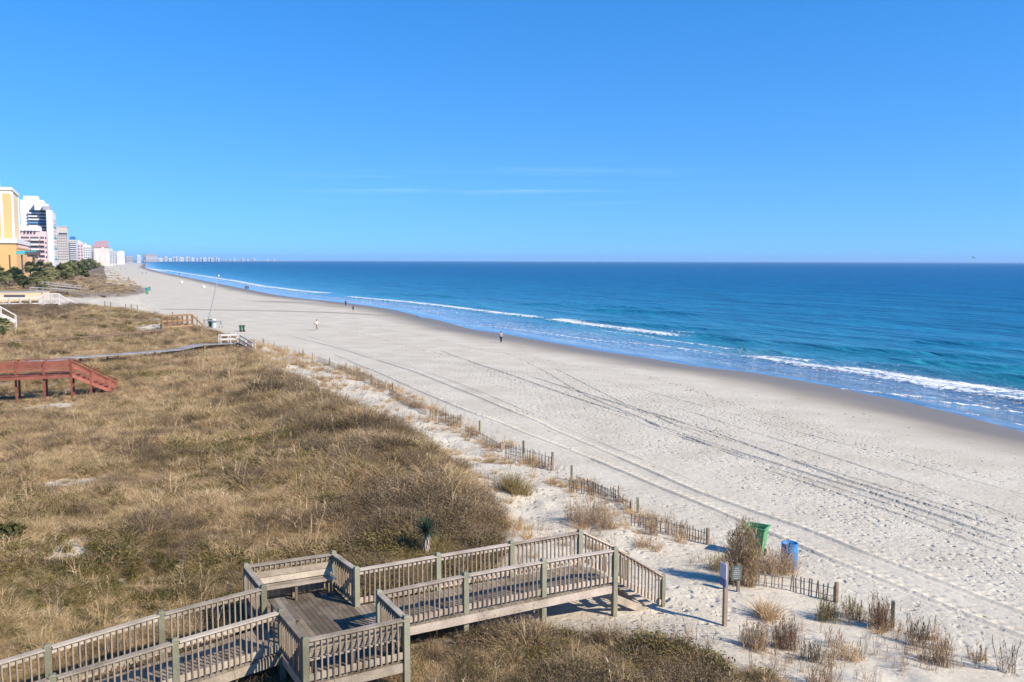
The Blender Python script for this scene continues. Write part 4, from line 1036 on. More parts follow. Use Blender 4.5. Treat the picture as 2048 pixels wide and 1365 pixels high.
# yellow tower with podium
Y = 385; P = corner(28, Y); zt = zat(375, 28, Y)  # hotels from here on scaled up about the camera, depths and lengths by hand
yh = thing('yellow_hotel', (P.x, P.y, 2), 'tall yellow hotel with white trim, at the left frame edge', 'hotel')
link('tower', block(MB(), P, 80, 42, 1, zt - 1.2), M['pale_yellow'], yh)
m = block(MB(), P - U3 * .5 - I3 * .5, 81, 43, zt - 1.2, zt); link('cornice', m, M['white_wall'], yh)
m = block(MB(), P + I3 * inl(1, P), 30, 12, zt, zt + 4.0); link('stair_tower', m, M['white_wall'], yh)
z_a = zat(482, 28, Y); z_b = zat(388, 28, Y)
a0, a1 = inl(26, P), inl(9, P)
link('wall_panel', front_rect(MB(), P, a0, a1, z_a, z_b), M['yellow'], yh)
for b0, b1 in ((a0 - .9, a0), (a1, a1 + .9)): link('panel_trim', front_rect(MB(), P, b0, b1, z_a, z_b + .8, .32), M['white_wall'], yh)
link('panel_trim', front_rect(MB(), P, a0, a1, z_b, z_b + .8, .3), M['white_wall'], yh)
link('wall_panel', front_rect(MB(), P, inl(4, P), inl(-30, P), z_a, z_b), M['yellow'], yh)
for i in range(8):
    z = z_b - 1.2 - i * (z_b - z_a - 2) / 8
    for l0 in (3.0, 12.5, 19.5, 26.5, 34.0): link('window', side_rect(MB(), P, l0, l0 + 1.7, z - 1.7, z, .04, .1), M['salmon'] if l0 != 3.0 else M['glass'], yh)
for l0 in (1.0, 40.5): link('panel_trim', side_rect(MB(), P, l0, l0 + .8, z_a, zt - 1.3, .3), M['white_wall'], yh)
# podium
Y2 = 368; Q = corner(33, Y2); zq = zat(480, 33, Y2)
link('podium', block(MB(), Q, 80, 86, .5, zq - 1.4), M['yellow'], yh)
link('podium_trim', block(MB(), Q - U3 * .6 - I3 * .6, 81, 87.2, zq - 1.4, zq + .5), M['white_wall'], yh)
link('wall_panel', side_rect(MB(), Q, 4, 82, zat(497, 33, Y2), zat(487, 33, Y2), .2), M['salmon'], yh)
m = MB()
for i in range(11): side_rect(m, Q, 12 + i * 6, 14.4 + i * 6, zat(495, 33, Y2), zat(489.5, 33, Y2), .35)
link('window_row', m, M['pink'], yh)
# beach bar with dark roof and teal awning
Yb = 335; B0 = corner(78, Yb + 22); zr0, zr1 = zat(510, 60, Yb), zat(504, 60, Yb)
bar = thing('beach_bar', (B0.x, B0.y, 2), 'low orange beach bar with dark flat roof and teal awning', 'building')
P = corner(76, Yb)
link('wall', block(MB(), P + I3 * 1.0 + U3 * .8, inl(53, P) - 1, 24, 1, zr0), M['salmon'], bar)
link('roof', block(MB(), P - I3 * 0, inl(48, P), 20, zr0, zr1), M['dark_roof'], bar)
m = MB(); q = P + I3 * inl(50, P); w_ = inl(34, P) - inl(50, P)
a_, b__ = q, q + I3 * w_
m.hexa([(a_.x, a_.y - 1.5, zr0 + .2), (a_.x, a_.y + 8, zr0 + .2), (b__.x, b__.y + 8, zr0 + .2), (b__.x, b__.y - 1.5, zr0 + .2), (a_.x, a_.y - .6, zr1 + .4), (a_.x, a_.y + 8, zr1 + .4), (b__.x, b__.y + 8, zr1 + .1), (b__.x, b__.y - .6, zr1 + .1)])
link('awning', m, M['teal'], bar)
for i in range(5):
    link('column', front_rect(MB(), P, 1 + i * 4.0, 1.5 + i * 4.0, 1, zr0 - .02, -.3, .5), M['dark_roof'], bar)
# white hotel behind
Y = 560; P = corner(92, Y)
wh = thing('white_hotel', (P.x, P.y, 2), 'tall white stepped hotel with blue balcony stack, behind the yellow hotel', 'hotel')
def z4(py, px=80): return zat(py, px, Y)
PR = corner(108, Y - 2)
link('beach_tower', block(MB(), PR, inl(95, PR), 62, 1, z4(421)), M['white_wall'], wh)
link('main_slab', block(MB(), P + U3 * 4, inl(43, P), 30, 1, z4(400)), M['white_wall'], wh)
link('roof_block', block(MB(), P + U3 * 4.5 + I3 * inl(80, P), inl(50, P) - inl(80, P), 14, z4(400), z4(392)), M['white_wall'], wh)
link('roof_block', block(MB(), PR + U3 * 4 + I3 * 2, inl(90, PR) + 3, 12, z4(421), z4(408)), M['white_wall'], wh)
link('roof_equipment', block(MB(), PR + U3 * 2 + I3 * 1, 4, 30, z4(421), z4(413)), M['grey_wall'], wh)
b0, b1 = inl(94, P), inl(61, P)
link('painted_recess_shade', front_rect(MB(), P + U3 * 4, b0, b1, z4(470), z4(421), .3), M['shade'], wh)  # dark slab on the wall, painted shade behind the balconies
for i in range(7):
    z = z4(425 + i * 6.4)
    m = front_rect(MB(), P + U3 * 4, b0 - .4, b1 + .6, z - .9, z, 1.6, 1.4); link('balcony', m, M['blue_panel'] if i in (3, 6) else M['white_wall'], wh)
for q in (.5,): link('balcony_divider', front_rect(MB(), P + U3 * 4, b0 + (b1 - b0) * q - 1, b0 + (b1 - b0) * q + 1, z4(469), z4(422), .5), M['grey_wall'], wh)
for i in range(12):
    z = z4(436 + i * 7.4); link('window', side_rect(MB(), PR, 18, 58, z - .9, z + .3), M['teal'] if i % 3 == 2 else M['pink'], wh)
# pink hotel in front of it
Y = 470; P = corner(94, Y)
ph = thing('pink_hotel', (P.x, P.y, 2), 'low pink hotel with rows of rounded balconies and a white parapet', 'hotel')
def z5(py): return zat(py, 70, Y)
link('wall', block(MB(), P, inl(38, P), 20, 1, z5(463)), M['pink'], ph)
link('parapet', block(MB(), P - U3 * .5 + I3 * inl(82, P), inl(38, P) - inl(82, P), 18, z5(463), z5(453)), M['white_wall'], ph)
for x0 in (42, 50, 57, 63, 70): link('window', front_rect(MB(), P, inl(x0 + 2.5, P), inl(x0, P), z5(467.5), z5(462), .7), M['glass'], ph)
for i in range(5):
    y0 = 474 + i * 9.5
    for x0, x1 in ((62, 78), (81, 89)) if i else ((41, 59), (62, 78), (81, 89)):
        f = front_rect(MB(), P, inl(x1, P), inl(x0, P), z5(y0 + 4.6), z5(y0), .3); link('painted_opening_shade', f, M['shade'], ph)  # dark slab paints the shade of each balcony opening
        g = front_rect(MB(), P, inl(x1 + .4, P), inl(x0 - .4, P), z5(y0 + 8), z5(y0 + 4.4), 1.4, 1.2); link('balcony', g, M['white_wall'] if x0 == 62 else M['pink'], ph)
    link('window', front_rect(MB(), P, inl(93.5, P), inl(91.5, P), z5(y0 + 4), z5(y0 + .5), .3), M['glass'], ph)
# taupe tower
Y = 720; P = corner(137, Y)
th = thing('taupe_hotel', (P.x, P.y, 2), 'square grey beige hotel tower with a grid of dark windows', 'hotel')
def z6(py): return zat(py, 126, Y)
link('wall', block(MB(), P, inl(114, P), 30, 1, z6(454)), M['taupe'], th)
link('parapet', block(MB(), P - U3 * .4 - I3 * .4, inl(114, P) + .8, 31, z6(454), z6(453)), M['beige'], th)
link('window', front_rect(MB(), P, inl(135.5, P), inl(118.5, P), z6(469.5), z6(466.5)), M['glass'], th)
for i in range(10):
    for j in range(6):
        x0 = 115.6 + j * 3.6; y0 = 471.5 + i * 5.2
        link('window', front_rect(MB(), P, inl(x0 + 1.7, P), inl(x0, P), z6(y0 + 1.8), z6(y0)), M['glass'], th)
# blue roofed tower
Y = 900; P = corner(153.5, Y)
bh = thing('blue_roofed_hotel', (P.x, P.y, 2), 'pale hotel tower with a blue hipped roof', 'hotel')
def z7(py): return zat(py, 146, Y)
w = inl(137, P); link('wall', block(MB(), P, w, 30, 1, z7(480)), M['beige'], bh)
c = P + I3 * (inl(146, P)) + U3 * 10
m = MB(); 
def sq(c, r, z): return [(c.x + (U3.x * a + I3.x * b) * r, c.y + (U3.y * a + I3.y * b) * r, z) for a, b in ((-1, -1), (1, -1), (1, 1), (-1, 1))]
r0 = (inl(139.5, P) - inl(153.5, P)) / 2
m.hexa(sq(c, r0, z7(479.5)) + sq(c, r0 * .62, z7(473))); link('roof', m, M['blue_roof'], bh)
for i in range(9):
    y0 = 482.5 + i * 4.2
    link('painted_opening_shade', front_rect(MB(), P, inl(152.5, P), inl(140, P), z7(y0 + 1.4), z7(y0), .6), M['shade'], bh)  # opening is a dark slab, its shade painted on
    link('balcony', front_rect(MB(), P, inl(153, P), inl(139.6, P), z7(y0 + 3.4), z7(y0 + 1.5), 2.2, 2), M['white_wall'], bh)
# farther hotels: (px left, px right, py top, depth, material, label, steps)
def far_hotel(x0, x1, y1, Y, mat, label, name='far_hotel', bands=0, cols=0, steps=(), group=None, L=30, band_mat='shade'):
    P = corner(x1, Y); o = thing(name, (P.x, P.y, 2), label, 'hotel', group); w = inl(x0, P)
    z1 = zat(y1, x1, Y); link('wall', block(MB(), P, w, L, 0, z1), M[mat], o)
    for sx0, sx1, sy, sm in steps: link('roof_block', block(MB(), P + I3 * inl(sx1, P) + U3 * 1, inl(sx0, P) - inl(sx1, P), L * .6, z1, zat(sy, x1, Y)), M[sm], o)
    nb = max(bands, 1)
    for j in range(cols):
        m = MB(); a = w * (j + .25) / cols; b = w * (j + .75) / cols
        for i in range(nb):
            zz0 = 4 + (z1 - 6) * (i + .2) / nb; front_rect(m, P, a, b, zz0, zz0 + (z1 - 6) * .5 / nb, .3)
        link('balcony_stack', m, M[band_mat], o)  # in the default colour these slabs paint balcony shade
    return o
far_hotel(155, 167, 486, 1050, 'pink', 'pink and white stepped hotel right of the blue roof', bands=7, cols=2, steps=((156, 161, 481.5, 'white_wall'), (161, 166, 484.5, 'white_wall')))
far_hotel(167, 182.5, 491, 1150, 'white_wall', 'white hotel with dark balcony columns left of the big rose towers', bands=8, cols=4, steps=((168, 174, 487.5, 'white_wall'),))
far_hotel(187, 219, 490, 1550, 'rose', 'large rose topped tower group standing above the beach curve', bands=4, cols=6, steps=((190, 199, 483, 'rose'), (200, 217, 482, 'rose')), L=40)
far_hotel(188, 220, 497, 1480, 'beige', 'pale wide hotel in front of the rose towers', bands=1, cols=3, steps=((204, 208, 495, 'white_wall'),), L=30, band_mat='white_wall')
far_hotel(183.5, 187.5, 490, 1450, 'grey_wall', 'narrow dark slab at the left of the rose towers', bands=1, cols=1)
far_hotel(220.5, 225.5, 498.5, 1700, 'white_wall', 'slender white tower right of the rose towers', bands=8, cols=1)
far_hotel(226, 232, 503, 1900, 'beige', 'short beige block between two white towers', bands=5, cols=2)
far_hotel(233, 249.5, 503.5, 2200, 'white_wall', 'wide white hotel block at the end of the near hotels', bands=1, cols=5, steps=((238, 247, 502, 'beige'),), band_mat='beige')
far_hotel(251, 266, 513, 3000, 'grey_wall', 'low grey blocks on the far shore left of a white block', bands=2, cols=4, steps=((255, 260, 512, 'grey_wall'),))
far_hotel(273.5, 282, 511.5, 3600, 'white_wall', 'small white block on the far shore left of the dark slab', bands=3, cols=2, steps=((275, 279, 510, 'white_wall'),))
far_hotel(287, 290.5, 508.5, 4400, 'grey_wall', 'dark slab end of the wide far apartment block', bands=1, cols=1)
far_hotel(291, 315, 508.5, 4500, 'grey_wall', 'wide lilac apartment block on the far shore', bands=1, cols=9, L=40, band_mat='beige')
SK = 'pale towers on the far shore across the bay'
SKL = 'tiny pale tower far across the bay on the horizon'
for i, (x0, x1, y1, sy, Y) in enumerate(((316, 326, 516, 515, 6500), (328.5, 335, 512.5, 510.5, 6800), (337, 344, 516, 515, 7000), (346, 350, 512, 511, 7400), (350.5, 356, 513, 511, 7400), (358, 368, 514, 513, 7600),
        (371, 377, 513, 511.5, 7900), (377.5, 380.5, 514, 512, 7900), (382, 389, 515, 514, 8200), (392, 396, 515.5, 514.5, 8400), (399, 405, 515, 514, 8700), (406, 413, 514, 513.4, 8700), (416, 421, 514.5, 513.5, 9000),
        (421.5, 427, 515, 513.8, 9000), (431, 434.5, 514, 513.2, 9300), (435, 439, 516, 515, 9300), (449, 452, 518, 517.5, 9900), (458, 461, 518, 517.4, 10100), (466.5, 471, 517, 516, 10300), (483, 488, 516.3, 515, 10700),
        (493, 497, 518, 517.6, 11000), (502, 504.5, 517, 516, 11300), (506, 511, 517.6, 516.5, 11300), (532, 538, 519.2, 518.7, 12000), (546, 551, 519.4, 519, 12200))):
    y1, sy = y1 + (520.5 - y1) * .22, sy + (520.5 - sy) * .22
    far_hotel(x0, x1, y1, Y, ('white_wall', 'beige', 'white_wall')[i % 3], SKL, 'far_tower', bands=1, cols=2, steps=((x0 + (x1 - x0) * .2, x0 + (x1 - x0) * .75, sy, 'white_wall'),), group=SK, L=50, band_mat='grey_wall')

# ------------------------------------------------------------------ trees
def frond_fan(m, c, d, size, blades=9, droop=.35):
    d = d.normalized(); side = d.cross(Vector((0, 0, 1)));
    if side.length < .1: side = Vector((1, 0, 0))
    side.normalize(); up = side.cross(d)
    base = c + d * size * .45
    for i in range(blades):
        q = (i / (blades - 1) - .5) * 2.6
        e = (d * math.cos(q) + side * math.sin(q)).normalized(); L = size * .62 * (1 - .18 * abs(q))
        w = side * math.cos(q) - d * math.sin(q); w = w * size * .075
        p1 = base + e * L * .55 + up * .02; p2 = base + e * L + Vector((0, 0, -droop * L))
        m.add([base - w * .3, base + w * .3, p1 + w, p2, p1 - w], [(0, 1, 2, 4), (4, 2, 3)])
def palm_meshes(seed, size=1.5, n=34):
    rnd = random.Random(seed); m = MB()
    for i in range(n):
        a = i * 2.399 + rnd.uniform(-.2, .2); el = math.asin(max(-.75, min(.95, 1 - 1.65 * (i + .5) / n)))
        d = Vector((math.cos(a) * math.cos(el), math.sin(a) * math.cos(el), math.sin(el)))
        frond_fan(m, Vector((0, 0, 0)), d, size * rnd.uniform(.85, 1.15), 9, .3)
    return m
palms = []
def palm(px, py_base, py_top, label, seed, group='palms in front of the hotels', Y=None):
    p = on_ground(px, py_base)
    if Y: q = pos(px, py_top, Y); p = Vector((q[0], q[1], float(ground(q[0], q[1]))))
    h = float(pos(px, py_top, p.y)[2]) - p.z
    cs = 1.3 if h < 4 else (2.1 if py_base > 574 else 2.7); th_ = max(h - cs * 1.2, .8)
    o = thing('palm_tree', p, label, 'palm', group)
    m = MB(); rr = random.Random(seed); bx, by = rr.uniform(-.3, .3), rr.uniform(-.3, .3)
    m.tube((0, 0, -.4), (bx * .4, by * .4, th_ * .5), .26, .2, 8); m.tube((bx * .4, by * .4, th_ * .5), (bx, by, th_), .2, .22, 8); link('trunk', m, M['bark'], o, False)
    cw = palm_meshes(seed, cs, 46); cw.v = [(a + bx, b + by, c + th_) for a, b, c in cw.v]; link('crown', cw, M['palm'], o, False)
    sk = MB()
    for i in range(14):
        a = i * .449 * 2; d = Vector((math.cos(a) * .5, math.sin(a) * .5, -1)); frond_fan(sk, Vector((bx, by, th_ - .1)), d, cs * .6, 5, .1)
    link('dead_fronds', sk, M['dead_leaf'], o, False)
PAL = [(11, 583, 537, 'palm with bare trunk at the left edge above the garden wall'), (46, 581, 545, 'dense palm over the weathered boardwalk, right of the bare trunk'), (62, 582, 552, 'short palm with hanging fronds left of the dark shrub'),
       (28, 566, 527, 'round palm in front of the yellow podium wall'), (58, 556, 517, 'tall palm below the beach bar roof'), (80, 556, 517, 'palm at the right end of the beach bar'), (95, 556, 519, 'palm in front of the white hotel foot'),
       (73, 568, 536, 'palm leaning over the orange wall gap'), (-6, 560, 524, 'palm cut by the left frame edge'), (38, 575, 536, 'palm in the middle of the palm clump'), (18, 560, 533, 'palm behind the bare trunk palm'),
       (88, 566, 536, 'palm with grey undergrowth beside the grey boardwalk'), (104, 562, 530, 'low palm between the clump and the oak thicket')]
for i, (x, y, yt, l) in enumerate(PAL): palm(x, y, yt, l, 100 + i, Y=(262, 268, 266, 300, 325, 322, 318, 290, 300, 285, 310, 300, 330)[i])
palm(5, 668, 627, 'small palm with pale trunk at the left edge by the white stair', 140, None)
def leafy(m, c, r, n, rnd, leaf=.5, flat=.8):
    for i in range(n):
        d = Vector((rnd.gauss(0, 1), rnd.gauss(0, 1), rnd.gauss(0, 1))).normalized() * r * rnd.uniform(.45, 1.05); d.z *= flat
        p = Vector(c) + d; nrm = (d.normalized() + Vector((rnd.gauss(0, .5), rnd.gauss(0, .5), rnd.gauss(0, .5)))).normalized()
        a = nrm.orthogonal().normalized(); b = nrm.cross(a); q = rnd.uniform(0, 6.28); a, b = a * math.cos(q) + b * math.sin(q), b * math.cos(q) - a * math.sin(q)
        s = leaf * rnd.uniform(.6, 1.3); m.add([p - a * s, p - b * s * .5, p + a * s, p + b * s * .5], [(0, 1, 2, 3)])
def oak(px, py_base, py_top, wpx, label, seed, mat='oak', name='oak_tree', group='thicket beside the hotels'):
    p = on_ground(px, py_base); h = (py_base - py_top) / F * p.y; wd = wpx / F * p.y; rnd = random.Random(seed)
    o = thing(name, p, label, 'tree', group)
    m = MB(); m.tube((0, 0, -.5), (.1, 0, h * .45), .28, .2, 7)
    for k in range(4):
        a = k * 1.6 + rnd.uniform(-.3, .3); m.tube((.1, 0, h * .4), (math.cos(a) * wd * .3, math.sin(a) * wd * .3, h * .72), .15, .06, 6)
    link('trunk', m, M['bark'], o, False)
    m = MB(); nl = 9
    for k in range(nl):
        a = k * 2.4; rr = wd * .5 * math.sqrt((k + .5) / nl) * .75
        leafy(m, (math.cos(a) * rr, math.sin(a) * rr, h * rnd.uniform(.18, .8)), wd * .25 * rnd.uniform(.8, 1.2), 150, rnd, max(.28, h * .075))
    link('crown', m, M[mat], o, False)
OAK = [(120, 561, 523, 26, 'dark green tree at the left of the thicket by the white hotel'), (134, 560, 521, 24, 'bushy tree below the taupe hotel'), (147, 557, 520, 24, 'bushy tree below the blue roofed hotel'), (158, 553, 518, 22, 'bushy tree below the pink stepped hotel'),
       (170, 557, 526, 20, 'low tree sloping down to the dune grass'), (168, 545, 517, 20, 'grey green tree at the far part of the thicket'), (180, 541, 516, 20, 'far dark tree in front of the white hotel columns'), (190, 538, 518, 18, 'farthest tree of the thicket, next to the dune'),
       (142, 556, 526, 22, 'middle tree of the thicket, in front'), (112, 558, 527, 18, 'tree joining the palms and the thicket')]
for i, (x, y, yt, w, l) in enumerate(OAK): oak(x, y, yt, w, l, 200 + i)
def shrub(px, py, wpx, hpx, label, seed, mat, name='shrub', group=None, leaf=.16, n=260):
    p = on_ground(px, py); k = float(np.linalg.norm(np.array([p.x, p.y, p.z - H]))) / F; w, h = wpx * k, hpx * k; rnd = random.Random(seed)
    o = thing(name, p, label, 'shrub', group); m = MB()
    for j in range(6):
        a = j * 2.4; rr = w * .28 * math.sqrt((j + .3) / 6); leafy(m, (math.cos(a) * rr, math.sin(a) * rr, h * rnd.uniform(.3, .6)), w * .26, n // 6, rnd, leaf)
    link('foliage', m, M[mat], o, False)
    m = MB()
    for j in range(7):
        a = j * .9; m.tube((0, 0, -.1), (math.cos(a) * w * .25, math.sin(a) * w * .25, h * .55), .035, .015, 5)
    link('stem', m, M['bark'], o, False)
shrub(165, 685, 34, 17, 'dark green shrub beside the low brown boardwalk', 301, 'leafy', leaf=.3)
shrub(85, 583, 28, 14, 'dark rounded shrub above the white boardwalk', 302, 'oak', leaf=.5)
shrub(3, 672, 16, 20, 'dark shrub under the small palm at the left edge', 303, 'oak', leaf=.3)
shrub(12, 1090, 70, 42, 'green shrub at the left edge in the dry grass', 304, 'leafy', leaf=.10, n=900)
shrub(30, 702, 24, 16, 'green bush below the low brown boardwalk, near the left edge', 305, 'leafy', leaf=.3)
shrub(73, 678, 8, 8, 'little green bush on the edge of the low brown boardwalk', 306, 'leafy', leaf=.25)
# yucca
p = on_ground(851, 1112)
o = thing('yucca_plant', p, 'spiky green yucca with a skirt of dead leaves behind the ramp rail', 'plant')
hy = 0.85
m = MB(); m.tube((0, 0, -.2), (.03, 0, hy), .07, .06, 8); link('trunk', m, M['bark'], o, False)
m = MB(); rnd = random.Random(5)
for i in range(95):
    a = i * 2.399; el = math.asin(max(-.35, 1 - 1.35 * (i + .5) / 95)); d = Vector((math.cos(a) * math.cos(el), math.sin(a) * math.cos(el), math.sin(el)))
    L = rnd.uniform(.5, .72); sd = d.cross(Vector((0, 0, 1))); sd = (sd if sd.length > .05 else Vector((1, 0, 0))).normalized() * .018; b = Vector((.03, 0, hy))
    m.add([b - sd, b + sd, b + d * L * .5 + sd * 1.1, b + d * L + Vector((0, 0, -.02)), b + d * L * .5 - sd * 1.1], [(0, 1, 2, 4), (4, 2, 3)])
link('crown', m, M['yucca'], o, False)
m = MB()
for i in range(60):
    a = i * 2.399; z = hy * rnd.uniform(.35, 1.0); b = Vector((.03 + math.cos(a) * .05, math.sin(a) * .05, z)); d = Vector((math.cos(a) * rnd.uniform(.15, .5), math.sin(a) * rnd.uniform(.15, .5), -1)).normalized()
    L = rnd.uniform(.3, .5); sd = d.cross(Vector((0, 0, 1))).normalized() * .018
    m.add([b - sd, b + sd, b + d * L * .5 + sd, b + d * L, b + d * L * .5 - sd], [(0, 1, 2, 4), (4, 2, 3)])
link('dead_leaves', m, M['dead_leaf'], o, False)
# ------------------------------------------------------------------ grass clumps
def blade(m, b, d, L, w, bend, rnd, seg=3):
    """one arching blade: strip of seg pieces from b, leaning along d"""
    side = Vector((-d.y, d.x, 0)); side = (side if side.length > .01 else Vector((1, 0, 0))).normalized()
    q = rnd.uniform(0, 3.14); side = (side * math.cos(q) + d.cross(side) * math.sin(q)).normalized()
    hz = Vector((d.x, d.y, 0)); hz = hz.normalized() if hz.length > .01 else Vector((1, 0, 0))
    p = Vector(b); v = d.normalized(); vs = []; 
    for i in range(seg):
        ww = side * w * (1 - .75 * i / seg); vs += [p - ww, p + ww]
        p = p + v * L / seg; v = (v + hz * bend / seg - Vector((0, 0, bend * .9 / seg))).normalized()
    vs.append(p)
    fs = [(2 * i, 2 * i + 1, 2 * i + 3, 2 * i + 2) for i in range(seg - 1)] + [(2 * seg - 2, 2 * seg - 1, 2 * seg)]
    m.add(vs, fs)
def tuft(seed, n, L, rad, spread, w, bend):
    rnd = random.Random(seed); m = MB()
    for i in range(n):
        a = rnd.uniform(0, 6.283); r = rad * math.sqrt(rnd.random()); b = (math.cos(a) * r, math.sin(a) * r, -.05)
        t = spread * rnd.random(); a2 = a + rnd.gauss(0, .7); d = Vector((math.cos(a2) * t, math.sin(a2) * t, 1)).normalized()
        blade(m, b, d, L * rnd.uniform(.55, 1.15), w * rnd.uniform(.7, 1.3), bend * rnd.uniform(.4, 1.3), rnd)
    return m
def scrub_tuft(seed, n, h, rad, leaf):
    rnd = random.Random(seed); m = MB()
    for i in range(n):
        a = rnd.uniform(0, 6.283); r = rad * .3 * rnd.random(); b = Vector((math.cos(a) * r, math.sin(a) * r, -.05))
        d = Vector((math.cos(a) * rnd.uniform(.1, 1.1), math.sin(a) * rnd.uniform(.1, 1.1), 1)).normalized(); L = h * rnd.uniform(.6, 1.1)
        blade(m, b, d, L, .008, .2, rnd, 2)
        for k in range(7):
            p = b + d * L * rnd.uniform(.3, 1.0) + Vector((rnd.gauss(0, .05), rnd.gauss(0, .05), rnd.gauss(0, .04)))
            e = Vector((rnd.gauss(0, 1), rnd.gauss(0, 1), rnd.gauss(0, .7))).normalized(); f = e.orthogonal().normalized(); s = leaf * rnd.uniform(.6, 1.4)
            m.add([p - e * s, p + f * s * .4, p + e * s, p - f * s * .4], [(0, 1, 2, 3)])
    return m
def stalks(seed, n, h, rad, w=.008, head=True):
    rnd = random.Random(seed); m = MB()
    for i in range(n):
        a = rnd.uniform(0, 6.283); r = rad * math.sqrt(rnd.random()); b = Vector((math.cos(a) * r, math.sin(a) * r, -.05))
        d = Vector((rnd.gauss(0, .12), rnd.gauss(0, .12), 1)).normalized(); L = h * rnd.uniform(.6, 1.15); blade(m, b, d, L, w, .15, rnd, 3)
        if head and rnd.random() < .35:
            p = b + d * L * .95
            for k in range(5):
                e = Vector((rnd.gauss(0, .3), rnd.gauss(0, .3), 1)).normalized(); blade(m, p + Vector((0, 0, -.05 * k)), e, .1, .012, .8, rnd, 2)
        for k in range(2):
            p = b + d * L * rnd.uniform(.15, .6); e = Vector((rnd.gauss(0, .6), rnd.gauss(0, .6), .8)).normalized(); blade(m, p, e, L * .35, w * .8, .8, rnd, 2)
    return m
LIB = bpy.data.collections.new('plant_library')
def lib(name, m, mat):
    me = bpy.data.meshes.new(name); me.from_pydata(m.v, [], m.f); me.materials.append(mat); o = bpy.data.objects.new(name, me); LIB.objects.link(o)
lib('a0_straw', tuft(1, 80, .55, .15, .8, .0062, 1.2), M['straw']); lib('a1_straw', tuft(2, 70, .62, .18, .95, .006, 1.5), M['pale_straw'])
lib('a2_straw', tuft(3, 80, .42, .2, 1.2, .006, 1.3), M['straw']); lib('a3_olive', tuft(4, 80, .5, .17, .85, .0062, 1.3), M['olive'])
lib('a4_olive', tuft(5, 75, .38, .2, 1.1, .006, 1.1), M['olive']); lib('a5_scrub', scrub_tuft(6, 44, .62, .35, .016), M['scrub'])
lib('a6_leafy', scrub_tuft(7, 40, .42, .4, .035), M['leafy']); lib('a7_stalk', stalks(8, 5, 1.25, .18), M['pale_straw'])
lib('b0_reed', stalks(9, 7, .62, .16, .007), M['reed']); lib('b1_thin', stalks(10, 2, .8, .12, .005), M['scrub']); lib('b2_low', tuft(11, 16, .3, .18, 1.2, .007, .8), M['straw'])
lib('b3_twig', scrub_tuft(12, 26, .9, .5, .012), M['twig'])

def scatter(name, x, y, kind, scl, label=None):
    n = len(x); z = ground(x, y)
    me = bpy.data.meshes.new(name); me.vertices.add(n)
    me.vertices.foreach_set('co', np.stack([x, y, z], -1).astype(np.float32).ravel())
    a = me.attributes.new('kind', 'INT', 'POINT'); a.data.foreach_set('value', kind.astype(np.int32))
    a = me.attributes.new('size', 'FLOAT_VECTOR', 'POINT'); a.data.foreach_set('vector', scl.astype(np.float32).ravel())
    rot = np.stack([RNG.normal(0, .12, n), RNG.normal(0, .12, n), RNG.uniform(0, 6.283, n)], -1)
    a = me.attributes.new('turn', 'FLOAT_VECTOR', 'POINT'); a.data.foreach_set('vector', rot.astype(np.float32).ravel())
    o = bpy.data.objects.new(name, me); COL.objects.link(o); o['kind'] = 'stuff'
    ng = bpy.data.node_groups.new(name, 'GeometryNodeTree')
    ng.interface.new_socket('Geometry', in_out='INPUT', socket_type='NodeSocketGeometry'); ng.interface.new_socket('Geometry', in_out='OUTPUT', socket_type='NodeSocketGeometry')
    gi = ng.nodes.new('NodeGroupInput'); go = ng.nodes.new('NodeGroupOutput'); ci = ng.nodes.new('GeometryNodeCollectionInfo'); ip = ng.nodes.new('GeometryNodeInstanceOnPoints')
    ci.inputs['Collection'].default_value = LIB; ci.inputs['Separate Children'].default_value = True; ci.inputs['Reset Children'].default_value = True
    def na(nm, ty):
        q = ng.nodes.new('GeometryNodeInputNamedAttribute'); q.data_type = ty; q.inputs['Name'].default_value = nm; return q.outputs['Attribute']
    mp = ng.nodes.new('GeometryNodeMeshToPoints'); ng.links.new(gi.outputs[0], mp.inputs['Mesh']); ng.links.new(mp.outputs[0], ip.inputs['Points'])
    ng.links.new(ci.outputs[0], ip.inputs['Instance']); ip.inputs['Pick Instance'].default_value = True
    ng.links.new(na('kind', 'INT'), ip.inputs['Instance Index']); ng.links.new(na('turn', 'FLOAT_VECTOR'), ip.inputs['Rotation']); ng.links.new(na('size', 'FLOAT_VECTOR'), ip.inputs['Scale'])
    ng.links.new(ip.outputs[0], go.inputs[0])
    md = o.modifiers.new('scatter', 'NODES'); md.node_group = ng
    return o

def on_boardwalk(x, y):
    def pg(ks, gr=0.0): return [(PT[k].x, PT[k].y) for k in ks]
    q = in_poly(x, y, pg(('wf4', 'wf0', 'wb0', 'wb4'))) | in_poly(x, y, pg(('fl', 'fr', 'br', 'bl'))) | in_poly(x, y, pg(('rf0', 'rf3', 'rb3', 'rb0')))
    st_ = [(PT['rf3'].x, PT['rf3'].y), (foot_f.x, foot_f.y), (foot_b.x, foot_b.y), (PT['rb3'].x, PT['rb3'].y)]
    return q | in_poly(x, y, st_)
bare = [(on_ground(px, py), rr) for px, py, rr in ((110, 812, 1.6), (135, 968, 1.1), (120, 1112, .9), (165, 1078, .5), (325, 655, 3), (450, 930, .5), (640, 1290, .0))]
def dense(n):
    r = np.exp(RNG.uniform(math.log(13), math.log(1300), n * 6)); ang = RNG.uniform(R(-42), R(34), n * 6)
    keep = RNG.random(n * 6) < np.clip((r / 38) ** 0.35, 0, 1.0) * np.clip((170 / r) ** .5, 0, 1)
    x, y = r * np.sin(ang), r * np.cos(ang); x, y, r = x[keep], y[keep], r[keep]
    v = veg_mask(x, y) & (ground(x, y) > -.3)
    x, y, r = x[v], y[v], r[v]
    return x, y, r
X, Y_, Rr = dense(80000)
ok = ~(on_boardwalk(X, Y_) & (RNG.random(len(X)) < .9))
